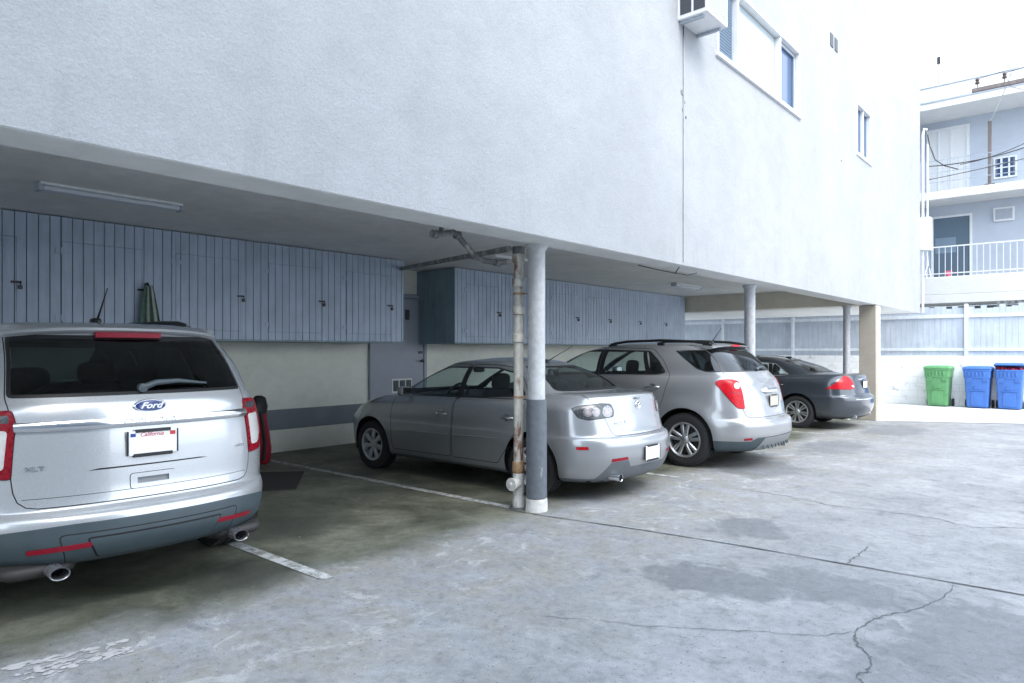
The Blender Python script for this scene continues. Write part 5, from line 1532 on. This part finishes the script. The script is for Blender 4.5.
tag(b.build('wall_conduit', M['conduit'], smooth=60), 'thin vertical conduit on the white stucco wall under the air conditioner', 'conduit')

# ------------------------------------------------------------------ window air conditioner
ac = thing('air_conditioner', 'white boxy window air conditioner jutting from the stucco wall at the top edge', 'air conditioner', (FX, 7.68, 5.44))
b = MB(); b.box(-.05, .37, -.28, .28, 0, .42)
b.build('casing', M['white_paint'], ac, bevel=.012)
b = MB()
for k in range(2): b.box(.03+k*.17, .17+k*.17, -.2845, -.2805, .05, .37)
b.build('side_grille', M['ac_dark'], ac)
b = MB()
for k in range(10): b.box(.372, .376, -.25, .25, .05+k*.034, .068+k*.034)
b.build('front_grille', M['ac_grey'], ac)
b = MB(); b.box(-.0, .30, .20, .24, -.03, -.003); b.box(0, .3, -.24, -.20, -.03, -.003); b.build('bracket', M['ac_grey'], ac)

# ------------------------------------------------------------------ bag by the wall, cloth on the lockers
bg = thing('folding_chair_bag', 'tall red and black nylon bag standing by the wall just right of the large SUV', 'bag', (-8.75, 4.86, 0))
def lump(secs, n=20, seed=1):
    rg = random.Random(seed); vs = []; fs = []
    for (z, rx, ry, cx, cy) in secs:
        for j in range(n):
            a = 2*PI*j/n; k = 1+.10*math.sin(3*a+z*5)+rg.uniform(-.03, .03)
            vs.append((cx+rx*k*math.cos(a), cy+ry*k*math.sin(a), z))
    for i in range(len(secs)-1):
        for j in range(n): fs.append((i*n+j, i*n+(j+1) % n, (i+1)*n+(j+1) % n, (i+1)*n+j))
    fs += [tuple(range(n)), tuple((len(secs)-1)*n+j for j in range(n))]
    return vs, fs
b = MB(); b.add(*lump([(0, .09, .09, 0, 0), (.03, .12, .13, 0, 0), (.2, .13, .15, .0, .01), (.4, .12, .13, 0, 0), (.6, .11, .10, 0, -.02), (.72, .09, .08, 0, -.01), (.80, .05, .05, 0, 0)])); b.build('bag_body', M['bag_red'], bg, smooth=60)
b = MB(); b.add(*lump([(.66, .115, .115, 0, -.05), (.78, .10, .12, 0, -.04), (.90, .07, .09, 0, -.03), (.93, .03, .04, 0, -.03)], seed=4)); b.build('bag_flap', M['bag_dark'], bg, smooth=60)
b = MB(); b.tube([(.125, -.03, .05), (.145, -.02, .3), (.125, -.04, .55), (.11, -.06, .72)], .022, 8); b.tube([(.10, -.10, .05), (.11, -.12, .3), (.1, -.09, .55)], .02, 8); b.build('strap', M['bag_dark'], bg, smooth=60)
cl = thing('hanging_cloth', 'green and white striped cloth hanging in folds on the lockers above the SUV roof', 'cloth', (CX+.06, 3.27, 2.30))
def folds(y0, y1, mat, name, nf=3):
    b = MB(); vs = []; ny, nz = 24, 16
    for i in range(nz+1):
        t = i/nz; z = -.62*t; w = .09+.20*t**.8
        for j in range(ny+1):
            s = y0+(y1-y0)*j/ny
            vs.append((.02+.028*math.sin(s*nf*2*PI)*(0.3+.7*t)+.02*t, (s-.45)*w, z+.01*math.sin(9*s)))
    b.add(vs, [(i*(ny+1)+j, i*(ny+1)+j+1, (i+1)*(ny+1)+j+1, (i+1)*(ny+1)+j) for i in range(nz) for j in range(ny)])
    o = b.build(name, mat, cl, smooth=70); s = o.modifiers.new('thickness', 'SOLIDIFY'); s.thickness = .006
folds(0, .34, M['cloth_green'], 'cloth_panel'); folds(.34, .52, M['cloth_pale'], 'stripe'); folds(.52, .70, M['cloth_green'], 'cloth_panel'); folds(.70, .86, M['cloth_pale'], 'stripe'); folds(.86, 1., M['cloth_green'], 'cloth_panel')
b = MB(); b.tube([(-.06, 0, .02), (.0, 0, .03), (.03, 0, .0)], .012, 8); b.build('hook', M['trim'], cl)

# ------------------------------------------------------------------ back boundary: block wall with a board fence on top
WY = 22.6
b = MB(); b.box(-26, 7, WY, WY+.2, 0, 1.40)
rg = random.Random(9); x = -26
tag(b.build('block_wall', M['block'], bevel=.01), 'low white painted block wall across the end of the driveway', 'wall')
fn = thing('board_fence', 'pale blue vertical board fence standing on the white block wall', 'fence', (-9, WY, 1.4))
posts = [-2.88+2.35*k for k in range(-10, 5)]
for a, c in zip(posts, posts[1:]):
    b = MB(); x = a+.05
    while x < c-.05:
        w = min(.14, c-.05-x); b.box(x+9, x+w-.004+9, .07, .09+rg.uniform(-.004, .004), .0, 1.36+rg.uniform(-.05, .07)); x += .14
    b.build('board_panel', M['fence'], fn)
    b = MB(); b.box(a+9.045, c+8.955, .02, .068, 1.07, 1.16); b.box(a+9.045, c+8.955, .02, .068, .14, .22); b.build('rail', M['fence_rail'], fn, bevel=.006)
for a in posts:
    b = MB(); b.box(a+8.955, a+9.045, .0, .09, .001, 1.45); b.build('post', M['fence_rail'], fn, bevel=.006)

# ------------------------------------------------------------------ wheeled bins
def bin_(x, mat, label, lid=0., y=21.98):
    r = thing('wheeled_bin', label, 'bin', (x, y+.33, 0), 'wheeled bins by the block wall')
    def ring(z, w, d, c=.05, dy=0.):
        p = [(-w, -d), (w, -d), (w, d), (-w, d)]; q = rounded(p, c, 3); return [(a, b_+dy, z) for a, b_ in q]
    b = MB(); R = [ring(.03, .235, .26), ring(.06, .245, .27), ring(.80, .285, .315), ring(.815, .30, .33), ring(1.0, .31, .34), ring(1.01, .322, .352), ring(1.05, .322, .352)]
    n = len(R[0]); b.add([p for q in R for p in q], [(i*n+j, i*n+(j+1) % n, (i+1)*n+(j+1) % n, (i+1)*n+j) for i in range(len(R)-1) for j in range(n)] + [tuple(range(n))])
    body = b.build('body', mat, r, smooth=40)
    b = MB()
    fy = lambda z: -(.27+(.315-.27)*(z-.06)/.74)
    def plate(x0, x1, z0, z1, t, nm='moulded_panel'):
        b = MB()
        vs = [(x0, fy(z0)-t, z0), (x1, fy(z0)-t, z0), (x1*.96, fy(z1)-t, z1), (x0*.96, fy(z1)-t, z1), (x0, fy(z0)+.01, z0), (x1, fy(z0)+.01, z0), (x1*.96, fy(z1)+.01, z1), (x0*.96, fy(z1)+.01, z1)]
        b.add(vs, [(0, 1, 2, 3), (0, 4, 5, 1), (1, 5, 6, 2), (2, 6, 7, 3), (3, 7, 4, 0)]); b.build(nm, mat, body, bevel=.01)
    plate(-.14, .14, .08, .46, .018); plate(-.075, .075, .50, .60, .014); plate(-.25, -.12, .70, .81, .016); plate(.12, .25, .70, .81, .016); plate(-.19, .19, .465, .49, .03)
    for k in range(5): plate(-.2+k*.085, -.165+k*.085, .86, .98, .035, 'rim_rib')
    b = MB()
    R = [ring(1.056, .335, .365), ring(1.075, .335, .365), ring(1.12, .30, .33), ring(1.135, .2, .22)]
    b.add([p for q in R for p in q], [(i*n+j, i*n+(j+1) % n, (i+1)*n+(j+1) % n, (i+1)*n+j) for i in range(len(R)-1) for j in range(n)] + [tuple(range(n-1, -1, -1)), tuple(3*n+j for j in range(n))])
    if lid:
        Rm = Matrix.Rotation(-rad(lid), 3, 'X'); piv = Vector((0, .36, 1.056)); b.v = [tuple(Rm @ (Vector(v)-piv)+piv) for v in b.v]
    b.build('lid', mat, r, smooth=40)
    b = MB(); b.tube([(-.25, .42, 1.03), (.25, .42, 1.03)], .018, 10); b.box(-.26, -.22, .33, .43, 1.0, 1.05); b.box(.22, .26, .33, .43, 1.0, 1.05); b.build('handle', mat, r, smooth=50)
    for s in (-1, 1):
        b = MB(); b.lathe([(.0, .03), (.06, .03), (.095, .028), (.105, .02), (.105, -.02), (.095, -.028), (.06, -.03), (0, -.03)], (s*.30, .24, .106), 'x', 24); b.build('wheel', M['rubber'], r, smooth=40)
    return r
bin_(-3.48, M['bin_green'], 'green wheeled bin, leftmost by the block wall')
bin_(-2.56, M['bin_blue'], 'blue wheeled bin with its lid shut, between the green bin and another blue one')
bn = bin_(-1.86, M['bin_blue'], 'blue wheeled bin with its lid propped open by rubbish, at the right edge', 9.)
b = MB(); rg = random.Random(2)
for k in range(7): rbox(b, (-1.86-.24+k*.08, 21.98+.10+rg.uniform(-.03, .06), 1.055+rg.uniform(0, .03)), (.11, .12, .08), .6, rot=(rg.random(), rg.random(), rg.random()))
tag(b.build('rubbish_bag', M['bag_red'], smooth=60), 'crumpled dark red rubbish sticking out under the propped blue bin lid', 'rubbish')

# ------------------------------------------------------------------ neighbouring block behind the fence
nb = thing('balcony_building', 'pale blue grey apartment building with white balconies behind the fence', 'building', (-6, 25, 0))
def np_(b, name, mat, parent=nb, **k): b.v = [(v[0]+6, v[1]-25, v[2]) for v in b.v]; return b.build(name, mat, parent, **k)
NX0, NX1 = -22, 9; NY = 25.0; BY = 26.3
b = MB(); b.box(NX0, NX1, BY, BY+.3, 3.02, 9.1); b.box(NX0, -4.62, NY+.1, BY, 3.9, 9.1); np_(b, 'wall', M['wall_blue'])
b = MB(); b.box(NX0, NX1, BY+.02, BY+.4, 0, 3.0); np_(b, 'ground_floor_wall', M['band'])
b = MB(); b.box(NX0, NX1, NY, BY-.002, 3.03, 3.30); b.box(NX0, NX1, NY, NY+.14, 3.302, 3.86); np_(b, 'lower_balcony', M['wall_white'], bevel=.015)
b = MB(); b.box(NX0, NX1, NY, BY-.002, 6.30, 6.55); np_(b, 'upper_balcony', M['wall_white'], bevel=.015)
b = MB(); b.box(NX0, NX1, NY-.25, BY+.5, 9.08, 9.33); b.box(NX0, NX1, NY+.05, NY+.25, 9.34, 9.86); np_(b, 'roof', M['wall_white'], bevel=.015)
b = MB(); b.box(NX0, NX1, NY+.02, NY+.28, 9.862, 9.90); b.box(NX0, NX1, NY-.275, NY-.252, 9.29, 9.345); np_(b, 'roof_flashing', M['ac_grey'])
b = MB()
for k in range(26): b.box(-2.4+k*.17, -2.32+k*.17, 24.9, 24.96, 2.6, 3.02)
np_(b, 'vent_louvre', M['clad_light'])
def nwin(x0, x1, z0, z1, glassmat, t=.07, mull=()):
    w = np_(MB().box(x0+t, x1-t, BY-.03, BY-.004, z0+t, z1-t), 'window', glassmat)
    b = MB(); b.box(x0, x1, BY-.06, BY-.003, z0, z0+t); b.box(x0, x1, BY-.06, BY-.003, z1-t, z1); b.box(x0, x0+t, BY-.06, BY-.003, z0+t, z1-t); b.box(x1-t, x1, BY-.06, BY-.003, z0+t, z1-t)
    for m_ in mull: b.box(m_-.025, m_+.025, BY-.055, BY-.003, z0+t, z1-t)
    np_(b, 'frame', M['white_paint'], w, bevel=.005)
    return w
w = nwin(-4.32, -3.18, 3.5, 5.97, M['door_glass'], .07)
b = MB(); b.box(-4.2, -3.62, BY-.034, BY-.031, 4.75, 5.25); np_(b, 'blind', M['blind_shade'], w)
nwin(-4.45, -3.25, 6.55, 8.85, M['blind'], .08, (-4.1, -3.75))
w = nwin(-2.62, -2.02, 6.95, 7.62, M['win_glass'], .05, (-2.42, -2.22))
b = MB(); b.box(-2.57, -2.07, BY-.058, BY-.05, 7.26, 7.30); np_(b, 'window_bar', M['white_paint'], w)
nwin(-1.2, .3, 3.9, 5.6, M['win_glass'], .08, (-.45,)); nwin(-1.0, .4, 6.9, 8.3, M['win_glass'], .08, (-.3,))
def railing(z0, z1, step, name, r=.012):
    b = MB(); x = -4.40
    while x < NX1-.1: b.box(x-r, x+r, NY+.05, NY+.05+2*r, z0, z1-.03); x += step
    b.box(-4.45, NX1, NY+.04, NY+.09, z1-.035, z1); b.box(-4.45, NX1, NY+.045, NY+.085, z0+.09, z0+.12)
    np_(b, name, M['white_paint'])
railing(3.862, 4.82, .165, 'railing', .008)
b = MB()
for x in (-4.42, -4.25, -1.9, .5, 3.): b.box(x-.015, x+.015, NY+.05, NY+.08, 6.552, 7.55)
for z in (7.53, 7.15, 6.85): b.box(-4.45, NX1, NY+.055, NY+.08, z-.009, z+.009)
x = -4.1
while x < NX1: b.box(x-.004, x+.004, NY+.06, NY+.07, 6.552, 7.52); x += .14
np_(b, 'railing', M['ac_grey'])
b = MB(); b.box(-4.52, -4.44, NY+.02, NY+.1, 3.87, 8.95); np_(b, 'balcony_post', M['white_paint'])
a2 = thing('air_conditioner', 'small white through-wall air conditioner beside the dark balcony door', 'air conditioner', (-2.35, BY, 5.6))
b = MB(); b.box(-.27, .27, -.10, -.003, 0, .44); b.build('casing', M['white_paint'], a2, bevel=.015)
b = MB(); b.box(-.22, .22, -.106, -.102, .06, .38); b.build('front_grille', M['ac_grey'], a2)
b = MB(); rbox(b, (-3.66, 25.12, 3.98), (.22, .1, .14), .7); b.lathe([(.05, 3.862), (.07, 3.93), (.06, 3.94)], (-3.66, 25.07, 0), 'z', 12)
tag(b.build('potted_flower', M['pink'], smooth=60), 'small pink flower pot on the lower balcony ledge by the dark door', 'flower pot')
b = MB(); b.box(-2.655, -2.565, 25.18, 25.27, 6.55, 8.52); b.box(-2.74, -2.48, 25.14, 25.34, 6.552, 6.62)
tag(b.build('wooden_post', M['wood_old'], bevel=.01), 'weathered brown wooden post standing on the upper balcony', 'post')
b = MB(); b.tube([(-4.0, 25.6, 9.3), (-4.0, 25.6, 11.0)], [.02, .012], 8); b.box(-4.05, -3.95, 25.58, 25.62, 10.75, 10.98)
tag(b.build('roof_antenna', M['cable'], smooth=50), 'thin dark antenna mast on the roof of the balcony building', 'antenna')
# utility pole with crossarm (the pole itself stands just right of the picture)
up = thing('utility_pole', 'dark crossarm with brown insulators of a wooden utility pole above the balconies', 'utility pole', (-.85, 23.2, 0))
b = MB(); b.tube([(0, 0, 0), (0, 0, 10.4)], [.15, .11], 16); b.build('pole', M['wood_old'], up, smooth=60)
b = MB(); b.box(-1.95, 1.95, -.20, -.11, 8.80, 8.91); b.build('crossarm', M['wood_old'], up, bevel=.01)
b = MB(); b.tube([(-1.1, -.155, 8.78), (0, -.12, 8.2)], .02, 6); b.tube([(1.1, -.155, 8.78), (0, -.12, 8.2)], .02, 6); b.build('brace', M['satin'], up)
for x in (-1.82, -1.2, -.68, .68, 1.2, 1.82):
    b = MB(); b.lathe([(.012, 8.92), (.012, 9.02), (.055, 9.02), (.06, 9.06), (.035, 9.09), (.05, 9.11), (.05, 9.15), (.025, 9.19), (0, 9.2)], (x, -.155, 0), 'z', 14); b.build('insulator', M['porcelain'], up, smooth=45)
def wire(p, q, sag, r, label, mat='cable', n=16, extra=()):
    p, q = Vector(p), Vector(q); b = MB()
    b.tube([p.lerp(q, i/n)-Vector((0, 0, sag*4*(i/n)*(1-i/n))) for i in range(n+1)], r, 6)
    for e in extra: b.tube(e, r, 6)
    tag(b.build('overhead_cable', M[mat], smooth=60), label, 'cable', 'cables strung past the balconies')
wire((-3.66, 21.75, 6.62), (-.85, 23.1, 7.25), .16, .015, 'thick sagging service cable nearest the upper balcony railing', extra=[[(-3.66, 21.75, 7.5), (-3.62, 21.8, 7.2), (-3.5, 21.85, 6.8), (-3.3, 21.95, 6.62), (-3.0, 22.1, 6.5)]])
wire((-3.66, 21.75, 6.25), (-.85, 23.1, 6.85), .03, .011, 'straight lower service cable under the thick sagging one')
wire((-2.95, 22.1, 6.62), (-.9, 23.1, 7.5), .14, .011, 'thin looping cable joining the pole above the sagging service cable')
wire((-2.6, 25.2, 8.5), (-1.9, 23.1, 9.15), .06, .014, 'white cable rising from the brown post to the crossarm', 'cable_pale')
for i, (x, z, lab) in enumerate(((-2.67, 9.16, 'fine dark wire on the outermost insulator'), (-2.05, 9.16, 'fine dark wire on the second insulator from the left'), (-1.53, 9.16, 'fine dark wire on the third insulator from the left'))):
    wire((x, 23.045, z), (x+14, 19.0, z+.9), .25, .007, lab+' running off over the driveway')

# electrical service box on the corner of the white building
eb = thing('electrical_box', 'pale beige electrical box with conduits at the far corner of the white building', 'electrical box', (-3.72, 21.6, 4.3))
b = MB(); b.box(-.24, .16, -.06, .22, 0, .90); b.build('cabinet', M['cream_paint'], eb, bevel=.015)
b = MB(); b.box(-.20, .12, -.066, -.061, .06, .84); b.build('cabinet_door', M['cream_paint'], eb, bevel=.003)
b = MB(); b.tube([(-.04, .06, .9), (-.04, .06, 3.2), (.0, .06, 3.35), (.06, .06, 3.3)], .035, 10); b.tube([(.07, .06, .9), (.07, .06, 2.9)], .022, 8); b.tube([(-.04, .06, 0), (-.04, .06, -1.7)], .03, 10)
b.build('conduit', M['white_paint'], eb, smooth=60)
b = MB(); b.tube([(.07, .0, -.01), (.1, -.02, -.4), (.03, -.03, -.62), (.08, -.02, -.8), (.16, .0, -.72), (.12, .02, -.5)], .014, 8); b.build('cable_loop', M['cable_pale'], eb, smooth=60)

# ------------------------------------------------------------------ unseen building added to shade the white wall, left of and behind the camera
ob = thing('added_shade_building', 'unseen grey stucco building added across the driveway to shade the white wall', 'building', (8, -8, 0))
b = MB(); b.box(-3.0, 4, -14, 11., 0, 12.2); b.build('wall', M['band'], ob)
b = MB(); b.box(-3.2, 4.2, -14.2, 11.2, 12.202, 12.5); b.build('roof', M['wall_white'], ob, bevel=.02)
for y in (-10, -5, 0, 6):
    b = MB(); b.box(-3.04, -3.002, y, y+1.4, 4.6, 5.8); f = b.build('window', M['win_glass'], ob)
    for (a, c, e, g_) in ((y-.06, y+1.46, 4.54, 4.6), (y-.06, y+1.46, 5.8, 5.86), (y-.06, y, 4.6, 5.8), (y+1.4, y+1.46, 4.6, 5.8)):
        b = MB(); b.box(-3.06, -3.002, a, c, e, g_); b.build('frame', M['white_paint'], f)

# ------------------------------------------------------------------ the cars
big_suv(); silver_sedan(); crossover(); dark_sedan()

# ------------------------------------------------------------------ light, sky, camera
w = bpy.data.worlds.new('World'); SC.world = w; w.use_nodes = True; nt = w.node_tree
bgn = nt.nodes['Background']; sky = nt.nodes.new('ShaderNodeTexSky'); sky.sky_type = 'NISHITA'; sky.sun_disc = False
EL, AZ = 45., 108.
sky.sun_elevation = rad(EL); sky.sun_rotation = rad(AZ); sky.air_density = 1.2; sky.dust_density = 2.5; sky.ozone_density = 1.2
# a bright, milky overcast: the clear sky veiled by an even white cloud layer
geo = nt.nodes.new('ShaderNodeTexCoord'); cn = noise(nt, geo.outputs['Generated'], 2.2, 6, .55)
cl_ = ramp(nt, [(.3, (5.6, 5.9, 6.3)), (.7, (7.4, 7.6, 7.8))], cn.outputs[0])
for i, v in enumerate(((5.4, 6.2, 7.2), (6.8, 7.6, 8.6))): cl_.color_ramp.elements[i].color = (*v, 1)
nt.links.new(mixc(nt, .8, sky.outputs[0], cl_.outputs[0]), bgn.inputs[0]); bgn.inputs[1].default_value = .12
l = bpy.data.lights.new('sun', 'SUN'); l.energy = .65; l.angle = rad(28); l.color = (1, .965, .92)
lo = bpy.data.objects.new('sun', l); COL.objects.link(lo)
sd = Vector((math.sin(rad(AZ))*math.cos(rad(EL)), math.cos(rad(AZ))*math.cos(rad(EL)), math.sin(rad(EL))))
lo.rotation_euler = (-sd).to_track_quat('-Z', 'Y').to_euler()
cam = bpy.data.cameras.new('camera'); cam.sensor_width = 36; cam.lens = 685/1024*36; cam.shift_y = 9.5/1024; cam.clip_end = 500
co = bpy.data.objects.new('camera', cam); COL.objects.link(co); co.location = (0, 0, 1.54)
co.rotation_euler = (rad(90), 0, rad(40.8)); SC.camera = co
SC.view_settings.view_transform = 'Standard'; SC.view_settings.look = 'None'; SC.view_settings.gamma = 1; SC.view_settings.use_curve_mapping = False
SC.view_settings.exposure = 2.25
SC.cycles.use_denoising = True; SC.cycles.max_bounces = 8; SC.cycles.diffuse_bounces = 5; SC.cycles.transparent_max_bounces = 16
